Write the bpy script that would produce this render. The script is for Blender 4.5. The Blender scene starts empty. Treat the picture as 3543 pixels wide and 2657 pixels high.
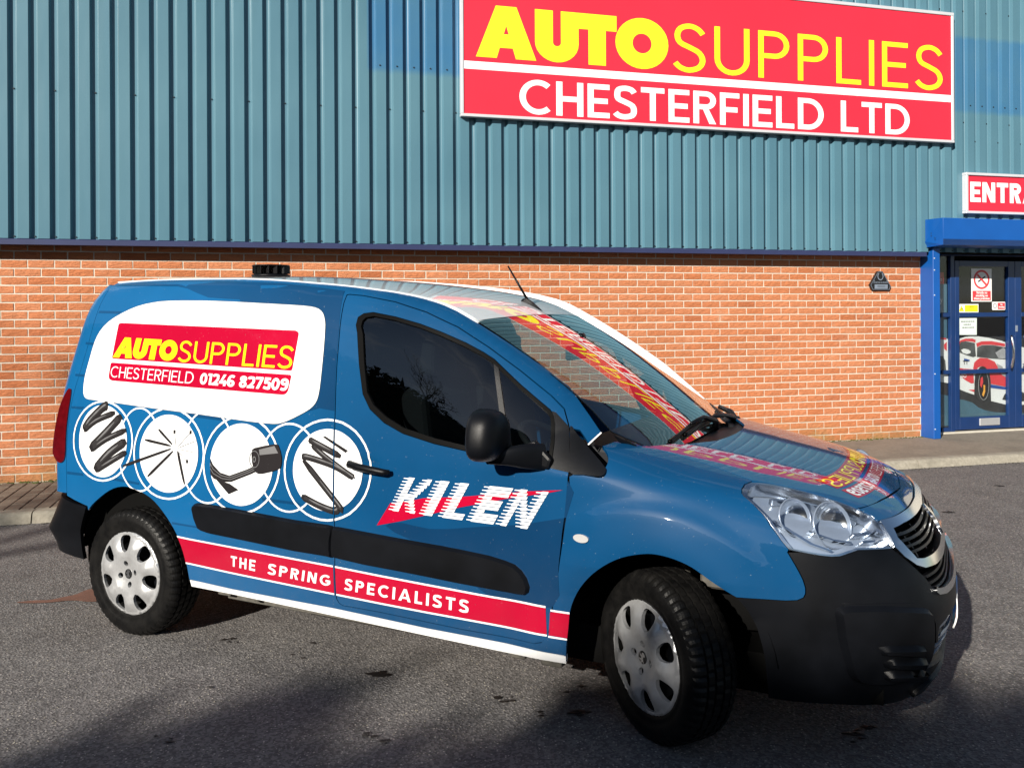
import bpy, bmesh, math, random, json
import numpy as np
from mathutils import Vector, Matrix
from mathutils.geometry import delaunay_2d_cdt

# ------------------------------------------------------------------ camera, light, exposure
scene = bpy.context.scene
COL = scene.collection
R = math.radians
cam_d = bpy.data.cameras.new('camera'); cam = bpy.data.objects.new('camera', cam_d); COL.objects.link(cam)
scene.camera = cam
cam_d.sensor_fit = 'HORIZONTAL'; cam_d.sensor_width = 36.0
cam_d.lens = 3050.0 / 3543.0 * 36.0
cam_d.shift_y = -(2657 / 2 - 1075) / 3543.0
cam_d.shift_x = 0.0
cam_d.clip_start = 0.05; cam_d.clip_end = 1500
cam.location = (0, 0, 1.642)
cam.rotation_euler = (R(90), R(0.3), 0)

SUN_AZ = 60.0      # direction the light travels, degrees from +X
SUN_EL = 23.5
to_sun = Vector((-math.cos(R(SUN_AZ)) * math.cos(R(SUN_EL)), -math.sin(R(SUN_AZ)) * math.cos(R(SUN_EL)), math.sin(R(SUN_EL))))
sd = bpy.data.lights.new('sun', 'SUN'); sd.energy = 5.0; sd.angle = R(0.55); sd.color = (1.0, 0.93, 0.82)
so = bpy.data.objects.new('sun', sd); COL.objects.link(so)
so.rotation_euler = to_sun.to_track_quat('Z', 'Y').to_euler()
w = bpy.data.worlds.new('World'); scene.world = w; w.use_nodes = True
wn = w.node_tree.nodes; wl = w.node_tree.links
bg = wn['Background']; sky = wn.new('ShaderNodeTexSky'); sky.sky_type = 'NISHITA'; sky.sun_disc = False
sky.sun_elevation = R(SUN_EL); sky.sun_rotation = math.atan2(to_sun.x, to_sun.y)
sky.air_density = 1.0; sky.dust_density = 0.35; sky.ozone_density = 1.6
bg.inputs['Strength'].default_value = 0.05
# thin white clouds over the Nishita sky
tc = wn.new('ShaderNodeTexCoord'); mp = wn.new('ShaderNodeMapping'); mp.inputs['Scale'].default_value = (1.6, 1.6, 4.5)
nz = wn.new('ShaderNodeTexNoise'); nz.inputs['Scale'].default_value = 2.1; nz.inputs['Detail'].default_value = 7; nz.inputs['Roughness'].default_value = .58
cr = wn.new('ShaderNodeValToRGB'); cr.color_ramp.elements[0].position = .54; cr.color_ramp.elements[1].position = .74
mx = wn.new('ShaderNodeMix'); mx.data_type = 'RGBA'
wl.new(tc.outputs['Generated'], mp.inputs[0]); wl.new(mp.outputs[0], nz.inputs['Vector']); wl.new(nz.outputs['Fac'], cr.inputs[0])
wl.new(cr.outputs[0], mx.inputs[0]); wl.new(sky.outputs[0], mx.inputs[6]); mx.inputs[7].default_value = (6.8, 7.2, 7.9, 1)
wl.new(mx.outputs[2], bg.inputs[0])
scene.view_settings.view_transform = 'Standard'; scene.view_settings.look = 'None'
scene.view_settings.exposure = 0.68; scene.view_settings.gamma = 1.0; scene.view_settings.use_curve_mapping = False
scene.render.engine = 'CYCLES'
scene.cycles.max_bounces = 8; scene.cycles.transparent_max_bounces = 12
random.seed(7); rng = np.random.default_rng(7)

# ------------------------------------------------------------------ materials
MATS = {}
def new_mat(name):
    m = bpy.data.materials.new(name); m.use_nodes = True; MATS[name] = m
    nt = m.node_tree; return m, nt, nt.nodes, nt.links, nt.nodes['Principled BSDF']
def obj_coord(N, L, scale=None, world=False):
    if world:
        g = N.new('ShaderNodeNewGeometry'); out = g.outputs['Position']
    else:
        t = N.new('ShaderNodeTexCoord'); out = t.outputs['Object']
    if scale is not None:
        mpn = N.new('ShaderNodeMapping'); mpn.inputs['Scale'].default_value = scale; L.new(out, mpn.inputs[0]); out = mpn.outputs[0]
    return out
def noise(N, L, vec, scale, detail=4, rough=.55):
    n = N.new('ShaderNodeTexNoise'); n.inputs['Scale'].default_value = scale; n.inputs['Detail'].default_value = detail; n.inputs['Roughness'].default_value = rough
    L.new(vec, n.inputs['Vector']); return n.outputs['Fac']
def ramp(N, L, fac, a, b, ca, cb):
    r = N.new('ShaderNodeValToRGB'); e = r.color_ramp.elements
    e[0].position = a; e[1].position = b; e[0].color = (*ca, 1) if len(ca) == 3 else ca; e[1].color = (*cb, 1) if len(cb) == 3 else cb
    L.new(fac, r.inputs[0]); return r.outputs[0]
def mixc(N, L, fac, a, b, mode='MIX'):
    m = N.new('ShaderNodeMix'); m.data_type = 'RGBA'; m.blend_type = mode
    for i, v in ((0, fac), (6, a), (7, b)):
        if isinstance(v, (int, float)): m.inputs[i].default_value = v
        elif isinstance(v, tuple): m.inputs[i].default_value = (*v, 1) if len(v) == 3 else v
        else: L.new(v, m.inputs[i])
    return m.outputs[2]
def bump(N, L, h, strength, dist=.01, prev=None):
    b = N.new('ShaderNodeBump'); b.inputs['Strength'].default_value = strength; b.inputs['Distance'].default_value = dist
    L.new(h, b.inputs['Height'])
    if prev is not None: L.new(prev, b.inputs['Normal'])
    return b.outputs[0]
def simple(name, col, rough=.5, metal=0.0, coat=0.0, var=.06, vscale=6.0, spec=.5, coatr=.03, bumps=0.0, bscale=200.0):
    m, nt, N, L, P = new_mat(name)
    v = obj_coord(N, L); f = noise(N, L, v, vscale, 3)
    lo = tuple(c * (1 - var) for c in col); hi = tuple(min(1, c * (1 + var)) for c in col)
    L.new(ramp(N, L, f, .3, .7, lo, hi), P.inputs['Base Color'])
    P.inputs['Roughness'].default_value = rough; P.inputs['Metallic'].default_value = metal
    P.inputs['Coat Weight'].default_value = coat; P.inputs['Coat Roughness'].default_value = coatr
    P.inputs['Specular IOR Level'].default_value = spec
    if bumps: L.new(bump(N, L, noise(N, L, v, bscale, 3), bumps, .002), P.inputs['Normal'])
    return m

def paint(name, col, rough=.42, coat=1.0, dirt=.35, fade=None, cior=1.5):
    """vinyl / lacquer with orange peel, dust and rain spots towards the sill"""
    m, nt, N, L, P = new_mat(name)
    v = obj_coord(N, L)
    f = noise(N, L, v, 3.0, 3); base = ramp(N, L, f, .3, .7, tuple(c * .93 for c in col), tuple(min(1, c * 1.06) for c in col))
    if fade:      # printed fade of the wrap from the lighter rear to the deeper front
        sx_ = N.new('ShaderNodeSeparateXYZ'); L.new(v, sx_.inputs[0]); fx = N.new('ShaderNodeMapRange'); fx.inputs[1].default_value = 1.1; fx.inputs[2].default_value = 2.3; L.new(sx_.outputs[0], fx.inputs[0])
        base = mixc(N, L, fx.outputs[0], base, ramp(N, L, f, .3, .7, tuple(c * .93 for c in fade), tuple(min(1, c * 1.06) for c in fade)))
    sp = noise(N, L, v, 140.0, 2); spk = ramp(N, L, sp, .73, .76, (0, 0, 0), (1, 1, 1))
    sep = N.new('ShaderNodeSeparateXYZ'); L.new(v, sep.inputs[0])
    mr = N.new('ShaderNodeMapRange'); mr.inputs[1].default_value = .25; mr.inputs[2].default_value = .75; mr.inputs[3].default_value = dirt; mr.inputs[4].default_value = dirt * .12
    L.new(sep.outputs[2], mr.inputs[0])
    mu = N.new('ShaderNodeMath'); mu.operation = 'MULTIPLY'; L.new(mr.outputs[0], mu.inputs[0]); L.new(noise(N, L, v, 9.0, 5, .7), mu.inputs[1])
    c1 = mixc(N, L, mu.outputs[0], base, (.20, .18, .16))
    mu2 = N.new('ShaderNodeMath'); mu2.operation = 'MULTIPLY'; L.new(spk, mu2.inputs[0]); mu2.inputs[1].default_value = .35
    c2 = mixc(N, L, mu2.outputs[0], c1, (.45, .45, .45))
    L.new(c2, P.inputs['Base Color'])
    P.inputs['Roughness'].default_value = rough; P.inputs['Coat Weight'].default_value = coat; P.inputs['Coat Roughness'].default_value = .02; P.inputs['Coat IOR'].default_value = cior
    P.inputs['Specular IOR Level'].default_value = .06
    nb = bump(N, L, noise(N, L, v, 60.0, 2), .015, .004)
    nb2 = bump(N, L, noise(N, L, v, 3.5, 1), .10, .004, nb)
    L.new(nb2, P.inputs['Coat Normal'])
    return m
M = {}
M['blue'] = paint('van_blue_wrap', (.003, .090, .240), fade=(.0008, .048, .135), dirt=.13, cior=1.65)
M['bonnet'] = paint('van_blue_bonnet', (.003, .060, .16), cior=2.1, dirt=.12)
M['blue_dk'] = paint('van_dark_blue_print', (.0025, .052, .145), fade=(.001, .029, .086), dirt=.10, cior=1.65)
M['white'] = paint('van_white_paint', (.78, .79, .80), dirt=.15)
M['roofwhite'] = paint('van_roof_white', (.62, .64, .66), dirt=.1, cior=1.9)
M['red'] = paint('van_red_print', (.37, .0003, .023), dirt=.08)
M['yellow'] = paint('van_yellow_print', (.90, .80, .01), dirt=.05)
M['black_print'] = paint('van_black_print', (.018, .016, .017), dirt=.05)
M['grey_print'] = paint('van_grey_print', (.15, .15, .155), dirt=.05)
M['soot_print'] = paint('van_soot_print', (.030, .028, .029), dirt=.05)
M['plastic'] = simple('black_grained_plastic', (.0035, .004, .0055), .38, bumps=.20, bscale=900, var=.4, vscale=5, spec=.20)
M['plastic_gl'] = simple('gloss_black_plastic', (.012, .012, .013), .22)
M['rubber'] = simple('black_rubber_seal', (.0015, .0015, .0015), .4, spec=.08)
M['pillar_white'] = simple('far_pillar_white', (.80, .80, .79), .45, var=.02, spec=.2)  # even white paint of the far pillar, without clear coat
M['dark'] = simple('dark_underbody', (.005, .005, .005), .9, spec=.03)
M['chrome'] = simple('silver_chrome_trim', (.72, .74, .77), .16, metal=1.0, var=.02)
M['satin'] = simple('satin_silver_trim', (.34, .40, .50), .25, metal=.55, var=.05)
M['alu'] = simple('aluminium_frame', (.66, .67, .70), .38, metal=.7, var=.04)
M['alu_w'] = simple('pale_sign_frame', (.62, .63, .66), .4, metal=.2, var=.04)
M['lampred'] = simple('red_tail_lens', (.085, .002, .004), .12, coat=1, var=.2, vscale=40)
M['amber'] = simple('clear_indicator_lens', (.62, .62, .62), .12, coat=1, metal=.4)
M['sign_red'] = simple('sign_red_panel', (.68, .024, .050), .42, var=.04, vscale=1.2, spec=.4)
M['sign_white'] = simple('sign_white_vinyl', (.86, .86, .86), .4, var=.01)
M['sign_yellow'] = simple('sign_yellow_vinyl', (.93, .84, .02), .4, var=.01)
M['frame_blue'] = simple('door_frame_blue', (.003, .027, .115), .32, coat=.5, var=.10, vscale=4)
M['col_blue'] = simple('bright_blue_cladding', (.002, .078, .33), .42, coat=.25, var=.06, vscale=3)
M['flash'] = simple('navy_flashing', (.026, .034, .095), .42, var=.08, vscale=5)
M['screw'] = simple('dark_screw_cap', (.02, .03, .04), .4)
M['screw_w'] = simple('pale_screw_cap', (.6, .62, .65), .35)
M['bark'] = simple('bare_bark', (.055, .045, .035), .9, var=.3, vscale=3)
M['hedge'] = simple('dark_hedge_leaves', (.020, .024, .012), .9, var=.5, vscale=2)
M['dash'] = simple('dark_grey_dashboard', (.012, .013, .016), .6, spec=.2)
M['seat'] = simple('dark_grey_seat_fabric', (.008, .009, .011), .9, spec=.1)
M['poster_white'] = simple('poster_white', (.72, .72, .72), .4, var=.03)
M['poster_red'] = simple('poster_red', (.62, .05, .06), .4, var=.05)
M['poster_dark'] = simple('poster_dark_grey', (.03, .03, .032), .4, var=.3, vscale=8)
M['poster_blue'] = simple('poster_blue', (.02, .07, .30), .4)
M['poster_teal'] = simple('poster_blue_grey', (.06, .13, .18), .4, var=.15, vscale=6)
M['poster_glass'] = simple('poster_smoke_grey', (.075, .078, .08), .4, var=.5, vscale=5)
M['poster_grey'] = simple('poster_light_grey', (.34, .34, .35), .4, var=.2, vscale=9)
M['poster_orange'] = simple('poster_orange', (.75, .35, .05), .4)
M['paper'] = simple('pale_paper', (.60, .68, .64), .6, var=.03)
M['signpaper'] = simple('white_sticker', (.78, .79, .78), .5, var=.02)
M['interior'] = simple('dark_shop_interior', (.012, .011, .010), .9, var=.5, vscale=2)
M['threshold'] = simple('pale_stone_step', (.50, .47, .40), .75, var=.12, vscale=12)

def glass(name, tint, rough=0.0, ior=1.5, wavy=0.0, gain=1.3):
    m, nt, N, L, P = new_mat(name)
    N.remove(P); out = N['Material Output']
    tr = N.new('ShaderNodeBsdfTransparent'); tr.inputs[0].default_value = (*tint, 1)
    gl = N.new('ShaderNodeBsdfGlossy'); gl.inputs['Roughness'].default_value = rough; gl.inputs[0].default_value = (1, 1, 1, 1)
    v = obj_coord(N, L); gm = N.new('ShaderNodeNewGeometry'); nrm = gm.outputs['Normal']
    if wavy:
        nb = bump(N, L, noise(N, L, v, 2.6, 2), wavy, .01); L.new(nb, gl.inputs['Normal']); nrm = nb
    dt_ = N.new('ShaderNodeVectorMath'); dt_.operation = 'DOT_PRODUCT'; L.new(nrm, dt_.inputs[0]); L.new(gm.outputs['Incoming'], dt_.inputs[1])
    def mth(op, *a):
        q = N.new('ShaderNodeMath'); q.operation = op
        for i, x in enumerate(a):
            if isinstance(x, (int, float)): q.inputs[i].default_value = x
            else: L.new(x, q.inputs[i])
        return q.outputs[0]
    c = mth('SUBTRACT', 1.0, mth('ABSOLUTE', dt_.outputs['Value'])); f0 = ((ior - 1) / (ior + 1)) ** 2
    fres = mth('MULTIPLY', mth('ADD', mth('MULTIPLY', mth('POWER', c, 4.3), 1 - f0), f0), gain)
    mu = N.new('ShaderNodeMath'); mu.operation = 'MINIMUM'; mu.inputs[1].default_value = .97; L.new(fres, mu.inputs[0])
    mix = N.new('ShaderNodeMixShader'); L.new(mu.outputs[0], mix.inputs[0]); L.new(tr.outputs[0], mix.inputs[1]); L.new(gl.outputs[0], mix.inputs[2])
    L.new(mix.outputs[0], out.inputs[0]); return m
M['screen_glass'] = glass('windscreen_glass', (.78, .87, .84), wavy=.035, gain=1.7)
M['side_glass'] = glass('tinted_side_glass', (.48, .54, .53), wavy=.02, gain=2.0)
M['lamp_glass'] = glass('clear_lamp_lens', (.93, .95, .97), ior=1.45)
M['door_glass'] = glass('shop_door_glass', (.93, .95, .95), wavy=.02, gain=1.3)

# --- asphalt
def make_asphalt():
    m, nt, N, L, P = new_mat('worn_tarmac')
    v = obj_coord(N, L, world=True)
    big = noise(N, L, v, .35, 4, .6); mid = noise(N, L, v, 3.0, 5, .65)
    vor = N.new('ShaderNodeTexVoronoi'); vor.inputs['Scale'].default_value = 95; L.new(v, vor.inputs['Vector'])
    c = ramp(N, L, mid, .25, .75, (.118, .112, .110), (.192, .183, .178))
    c = mixc(N, L, ramp(N, L, big, .4, .65, (0, 0, 0), (1, 1, 1)), c, mixc(N, L, .5, c, (.140, .128, .132)))
    # stone chips: per-cell random brightness
    sepc = N.new('ShaderNodeSeparateColor'); L.new(vor.outputs['Color'], sepc.inputs[0])
    chip = ramp(N, L, sepc.outputs[0], .86, .95, (0, 0, 0), (1, 1, 1))
    near = ramp(N, L, vor.outputs['Distance'], .30, .42, (1, 1, 1), (0, 0, 0))
    mu = N.new('ShaderNodeMath'); mu.operation = 'MULTIPLY'; L.new(chip, mu.inputs[0]); L.new(near, mu.inputs[1])
    mu3 = N.new('ShaderNodeMath'); mu3.operation = 'MULTIPLY'; mu3.inputs[1].default_value = .8; L.new(mu.outputs[0], mu3.inputs[0])
    dk = ramp(N, L, sepc.outputs[1], .35, .75, (.62, .62, .62), (1.15, 1.15, 1.15))
    c = mixc(N, L, 1.0, c, dk, 'MULTIPLY')
    c = mixc(N, L, mu3.outputs[0], c, (.50, .46, .42))
    # sparse dark spots (old oil / leaf stains), rusty stain beside the rear wheel
    st = noise(N, L, obj_coord(N, L, (1.0, 1.7, 1.0), True), 2.3, 6, .75)
    c = mixc(N, L, ramp(N, L, st, .70, .735, (0, 0, 0), (1, 1, 1)), c, (.018, .014, .013))
    L.new(c, P.inputs['Base Color']); P.inputs['Roughness'].default_value = .86; P.inputs['Specular IOR Level'].default_value = .35
    b1 = bump(N, L, vor.outputs['Distance'], .9, .004); b2 = bump(N, L, noise(N, L, v, 45, 4, .7), .55, .008, b1)
    L.new(b2, P.inputs['Normal']); return m
M['asphalt'] = make_asphalt()
def make_rock(name, a, b, scale=20, bs=.4, moss=0.0):
    m, nt, N, L, P = new_mat(name); v = obj_coord(N, L, world=True)
    f = noise(N, L, v, scale, 6, .65); f2 = noise(N, L, v, 2.2, 4, .6)
    c = ramp(N, L, f, .3, .72, a, b)
    c = mixc(N, L, ramp(N, L, f2, .45, .72, (0, 0, 0), (.6, .6, .6)), c, tuple(x * .62 for x in a))
    if moss: c = mixc(N, L, ramp(N, L, noise(N, L, v, 6, 5, .7), .5, .62, (0, 0, 0), (moss, moss, moss)), c, (.09, .10, .02))
    L.new(c, P.inputs['Base Color']); P.inputs['Roughness'].default_value = .88
    L.new(bump(N, L, noise(N, L, v, scale * 4, 5, .7), bs, .006), P.inputs['Normal']); return m
M['kerb'] = make_rock('concrete_kerb', (.22, .20, .16), (.36, .33, .27), 25)
M['pave'] = make_rock('pavement_concrete', (.17, .145, .115), (.26, .225, .18), 30)
M['paver'] = make_rock('brown_block_paver', (.14, .11, .085), (.22, .18, .14), 30, .5)
M['scrap'] = simple('wet_dark_leaf', (.010, .007, .006), .6)
M['joint'] = make_rock('paver_sand_joint', (.04, .035, .025), (.07, .06, .045), 40, .5)
M['moss'] = make_rock('moss_and_dirt', (.035, .045, .008), (.10, .11, .02), 60, .8)
M['stain'] = make_rock('rusty_puddle_stain', (.14, .065, .045), (.20, .095, .068), 14)
M['mortar'] = make_rock('pale_mortar', (.54, .50, .42), (.68, .63, .54), 45, .5, moss=.12)
def damp(N, L, v, c):
    sp = N.new('ShaderNodeSeparateXYZ'); L.new(v, sp.inputs[0])
    mr = N.new('ShaderNodeMapRange'); mr.inputs[1].default_value = .08; mr.inputs[2].default_value = .42; mr.inputs[3].default_value = .95; mr.inputs[4].default_value = 0.0; L.new(sp.outputs[2], mr.inputs[0])
    mu = N.new('ShaderNodeMath'); mu.operation = 'MULTIPLY'; L.new(mr.outputs[0], mu.inputs[0]); L.new(ramp(N, L, noise(N, L, v, 2.4, 5, .7), .38, .66, (0, 0, 0), (.8, .8, .8)), mu.inputs[1])
    return mixc(N, L, mu.outputs[0], c, (.22, .17, .06))
def make_mortar():
    m, nt, N, L, P = new_mat('pale_mortar'); v = obj_coord(N, L, world=True)
    c = ramp(N, L, noise(N, L, v, 45, 6, .65), .3, .72, (.54, .50, .42), (.68, .63, .54))
    c = mixc(N, L, ramp(N, L, noise(N, L, v, 1.7, 4, .6), .45, .75, (0, 0, 0), (.5, .5, .5)), c, (.46, .41, .33))
    L.new(damp(N, L, v, c), P.inputs['Base Color']); P.inputs['Roughness'].default_value = .9; L.new(bump(N, L, noise(N, L, v, 160, 5, .7), .5, .006), P.inputs['Normal']); return m
M['mortar'] = make_mortar()
def make_brick():
    m, nt, N, L, P = new_mat('rustic_orange_brick')
    v = obj_coord(N, L, world=True); oi = N.new('ShaderNodeObjectInfo')
    at = N.new('ShaderNodeAttribute'); at.attribute_name = 'tone'
    ad = N.new('ShaderNodeMath'); ad.operation = 'ADD'; L.new(oi.outputs['Random'], ad.inputs[0]); L.new(at.outputs['Fac'], ad.inputs[1])
    fr_ = N.new('ShaderNodeMath'); fr_.operation = 'FRACT'; L.new(ad.outputs[0], fr_.inputs[0])
    r = N.new('ShaderNodeValToRGB'); e = r.color_ramp.elements; e[0].position = 0; e[0].color = (.48, .165, .074, 1); e[1].position = 1; e[1].color = (.61, .240, .115, 1)
    k = e.new(.5); k.color = (.56, .208, .094, 1); k2 = e.new(.03); k2.color = (.44, .14, .055, 1); k3 = e.new(.08); k3.color = (.54, .185, .075, 1)
    L.new(fr_.outputs[0], r.inputs[0])
    st = obj_coord(N, L, (6.0, 6.0, 26.0), True)
    wr = noise(N, L, st, 3.2, 5, .62); fine = noise(N, L, v, 90, 4, .7)
    c = mixc(N, L, ramp(N, L, fine, .35, .7, (0, 0, 0), (.35, .35, .35)), r.outputs[0], (.30, .11, .05))
    c = mixc(N, L, ramp(N, L, noise(N, L, v, 3.5, 5, .7), .60, .8, (0, 0, 0), (.35, .35, .35)), c, (.68, .50, .36)); c = mixc(N, L, ramp(N, L, noise(N, L, v, 1.1, 4, .6), .45, .7, (0, 0, 0), (.22, .22, .22)), c, (.30, .12, .06)); c = damp(N, L, v, c)
    L.new(c, P.inputs['Base Color']); P.inputs['Roughness'].default_value = .85; P.inputs['Specular IOR Level'].default_value = .3
    rid = ramp(N, L, wr, .42, .62, (0, 0, 0), (1, 1, 1))
    b1 = bump(N, L, rid, .75, .006); L.new(bump(N, L, fine, .5, .003, b1), P.inputs['Normal']); return m
M['brick'] = make_brick()
def make_clad():
    m, nt, N, L, P = new_mat('teal_coated_steel')
    v = obj_coord(N, L)     # object space of the building: x along, z up
    f = noise(N, L, v, .7, 3); fst = noise(N, L, obj_coord(N, L, (9, 9, .35)), 1.0, 4, .6)
    c = ramp(N, L, f, .35, .65, (.068, .160, .214), (.084, .186, .240))
    c = mixc(N, L, ramp(N, L, fst, .45, .8, (0, 0, 0), (.35, .35, .35)), c, (.080, .19, .26))
    sep = N.new('ShaderNodeSeparateXYZ'); L.new(v, sep.inputs[0])
    def band(ch, a, b, soft=.015):
        x = N.new('ShaderNodeMapRange'); x.inputs[1].default_value = a - soft; x.inputs[2].default_value = a + soft; L.new(sep.outputs[ch], x.inputs[0])
        y = N.new('ShaderNodeMapRange'); y.inputs[1].default_value = b + soft; y.inputs[2].default_value = b - soft; L.new(sep.outputs[ch], y.inputs[0])
        z = N.new('ShaderNodeMath'); z.operation = 'MULTIPLY'; L.new(x.outputs[0], z.inputs[0]); L.new(y.outputs[0], z.inputs[1]); return z.outputs[0]
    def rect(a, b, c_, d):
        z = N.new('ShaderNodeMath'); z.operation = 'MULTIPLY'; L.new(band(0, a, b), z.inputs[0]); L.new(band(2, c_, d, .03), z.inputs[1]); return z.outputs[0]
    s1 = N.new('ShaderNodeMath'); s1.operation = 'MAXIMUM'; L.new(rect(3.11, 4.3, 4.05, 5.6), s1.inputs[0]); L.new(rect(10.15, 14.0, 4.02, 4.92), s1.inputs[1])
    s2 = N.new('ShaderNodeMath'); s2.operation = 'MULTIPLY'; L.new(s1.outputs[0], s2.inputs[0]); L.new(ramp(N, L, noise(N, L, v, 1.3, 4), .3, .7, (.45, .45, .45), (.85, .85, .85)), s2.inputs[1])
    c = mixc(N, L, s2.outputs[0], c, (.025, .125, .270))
    L.new(c, P.inputs['Base Color']); P.inputs['Roughness'].default_value = .36; P.inputs['Specular IOR Level'].default_value = .45
    nb_ = bump(N, L, noise(N, L, obj_coord(N, L, (2.2, 2.2, .7)), 1.6, 2), .35, .02); L.new(bump(N, L, noise(N, L, v, 400, 2), .12, .002, nb_), P.inputs['Normal']); return m
M['clad'] = make_clad()
def make_tyre():
    m, nt, N, L, P = new_mat('worn_black_tyre')
    v = obj_coord(N, L); f = noise(N, L, v, 16, 5, .7)
    L.new(ramp(N, L, f, .35, .75, (.003, .003, .0032), (.011, .0105, .010)), P.inputs['Base Color'])
    P.inputs['Roughness'].default_value = .42; P.inputs['Specular IOR Level'].default_value = .16; L.new(bump(N, L, noise(N, L, v, 90, 4), .35, .003), P.inputs['Normal']); return m
M['tyre'] = make_tyre()
def make_hub():
    m, nt, N, L, P = new_mat('silver_painted_hubcap')
    v = obj_coord(N, L); f = noise(N, L, v, 20, 5, .7)
    L.new(ramp(N, L, f, .4, .8, (.52, .53, .545), (.42, .42, .425)), P.inputs['Base Color'])
    P.inputs['Metallic'].default_value = .55; P.inputs['Roughness'].default_value = .34; return m
M['hub'] = make_hub()
M['seal_grey'] = simple('dirty_sill_metal', (.075, .07, .06), .7, var=.4, vscale=20)

# ------------------------------------------------------------------ object helpers
def tag(o, label, cat, group=None):
    o['label'] = label; o['category'] = cat
    if group: o['group'] = group
    return o
def empty(name, loc=(0, 0, 0), rz=0.0):
    o = bpy.data.objects.new(name, None); COL.objects.link(o); o.location = loc; o.rotation_euler = (0, 0, rz); o.empty_display_size = .2; return o
def mesh_obj(name, verts, faces, mat, parent=None, smooth=False, normals=None, kind=None, matidx=None):
    me = bpy.data.meshes.new(name); me.from_pydata([tuple(map(float, v)) for v in verts], [], [tuple(map(int, f)) for f in faces])
    for mm in (mat if isinstance(mat, (list, tuple)) else [mat]): me.materials.append(mm)
    if matidx is not None: me.polygons.foreach_set('material_index', matidx)
    if smooth: me.polygons.foreach_set('use_smooth', [True] * len(me.polygons))
    me.update()
    if normals is not None:
        me.polygons.foreach_set('use_smooth', [True] * len(me.polygons)); me.normals_split_custom_set_from_vertices([tuple(map(float, n)) for n in normals])
    o = bpy.data.objects.new(name, me); COL.objects.link(o)
    if parent is not None: o.parent = parent
    if kind: o['kind'] = kind
    return o
class MB:
    """collects boxes / quads into one mesh"""
    def __init__(s): s.v = []; s.f = []
    def quad(s, a, b, c, d): n = len(s.v); s.v += [a, b, c, d]; s.f.append((n, n + 1, n + 2, n + 3))
    def box(s, x0, x1, y0, y1, z0, z1, bev=0.0):
        n = len(s.v)
        s.v += [(x0, y0, z0), (x1, y0, z0), (x1, y1, z0), (x0, y1, z0), (x0, y0, z1), (x1, y0, z1), (x1, y1, z1), (x0, y1, z1)]
        for f in ((0, 3, 2, 1), (4, 5, 6, 7), (0, 1, 5, 4), (1, 2, 6, 5), (2, 3, 7, 6), (3, 0, 4, 7)): s.f.append(tuple(n + i for i in f))
    def tube(s, pts, r, seg=8, cap=True):
        pts = [Vector(p) for p in pts]; rr = r if isinstance(r, (list, tuple)) else [r] * len(pts); n0 = len(s.v)
        up = Vector((0, 0, 1))
        for i, p in enumerate(pts):
            d = (pts[min(i + 1, len(pts) - 1)] - pts[max(i - 1, 0)]).normalized()
            a = d.cross(up if abs(d.z) < .95 else Vector((1, 0, 0))).normalized(); b = d.cross(a)
            for k in range(seg):
                t = 2 * math.pi * k / seg; q = p + (a * math.cos(t) + b * math.sin(t)) * rr[i]; s.v.append(tuple(q))
        for i in range(len(pts) - 1):
            for k in range(seg):
                k2 = (k + 1) % seg; s.f.append((n0 + i * seg + k, n0 + i * seg + k2, n0 + (i + 1) * seg + k2, n0 + (i + 1) * seg + k))
        if cap:
            s.f.append(tuple(n0 + k for k in range(seg))[::-1]); s.f.append(tuple(n0 + (len(pts) - 1) * seg + k for k in range(seg)))
    def prism(s, poly, y0, y1):
        """poly in x,z extruded along y"""
        n = len(s.v); k = len(poly)
        s.v += [(x, y0, z) for x, z in poly] + [(x, y1, z) for x, z in poly]
        s.f.append(tuple(range(n, n + k))); s.f.append(tuple(range(n + 2 * k - 1, n + k - 1, -1)))
        for i in range(k):
            j = (i + 1) % k; s.f.append((n + i, n + k + i, n + k + j, n + j))
    def build(s, name, mat, parent=None, smooth=False, kind=None, bevel=0.0, segs=1):
        o = mesh_obj(name, s.v, s.f, mat, parent, smooth, kind=kind)
        bm = bmesh.new(); bm.from_mesh(o.data); bmesh.ops.recalc_face_normals(bm, faces=bm.faces)
        if bevel > 0:
            bmesh.ops.bevel(bm, geom=bm.edges[:], offset=bevel, segments=segs, profile=.6, affect='EDGES', clamp_overlap=True)
        bm.to_mesh(o.data); bm.free()
        return o
def boxo(name, x0, x1, y0, y1, z0, z1, mat, parent=None, bevel=0.0, kind=None):
    b = MB(); b.box(x0, x1, y0, y1, z0, z1); return b.build(name, mat, parent, bevel=bevel, kind=kind)

# ------------------------------------------------------------------ 2-D polygon tools
def dens(poly, step, su=1.0, sv=1.0, closed=True):
    out = []; n = len(poly)
    for i in range(n if closed else n - 1):
        a = poly[i]; b = poly[(i + 1) % n]; L = math.hypot((b[0] - a[0]) * su, (b[1] - a[1]) * sv); k = max(1, int(math.ceil(L / step)))
        for j in range(k): out.append((a[0] + (b[0] - a[0]) * j / k, a[1] + (b[1] - a[1]) * j / k))
    if not closed: out.append(tuple(poly[-1]))
    return out
def inpoly(P, poly):
    x, y = P[:, 0], P[:, 1]; c = np.zeros(len(P), bool); q = np.array(poly); n = len(q); j = n - 1
    for i in range(n):
        yi, yj, xi, xj = q[i, 1], q[j, 1], q[i, 0], q[j, 0]
        if yi != yj:
            c ^= ((yi > y) != (yj > y)) & (x < (xj - xi) * (y - yi) / (yj - yi) + xi)
        j = i
    return c
def sarea(p): return .5 * sum(p[i][0] * p[(i + 1) % len(p)][1] - p[(i + 1) % len(p)][0] * p[i][1] for i in range(len(p)))
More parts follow.
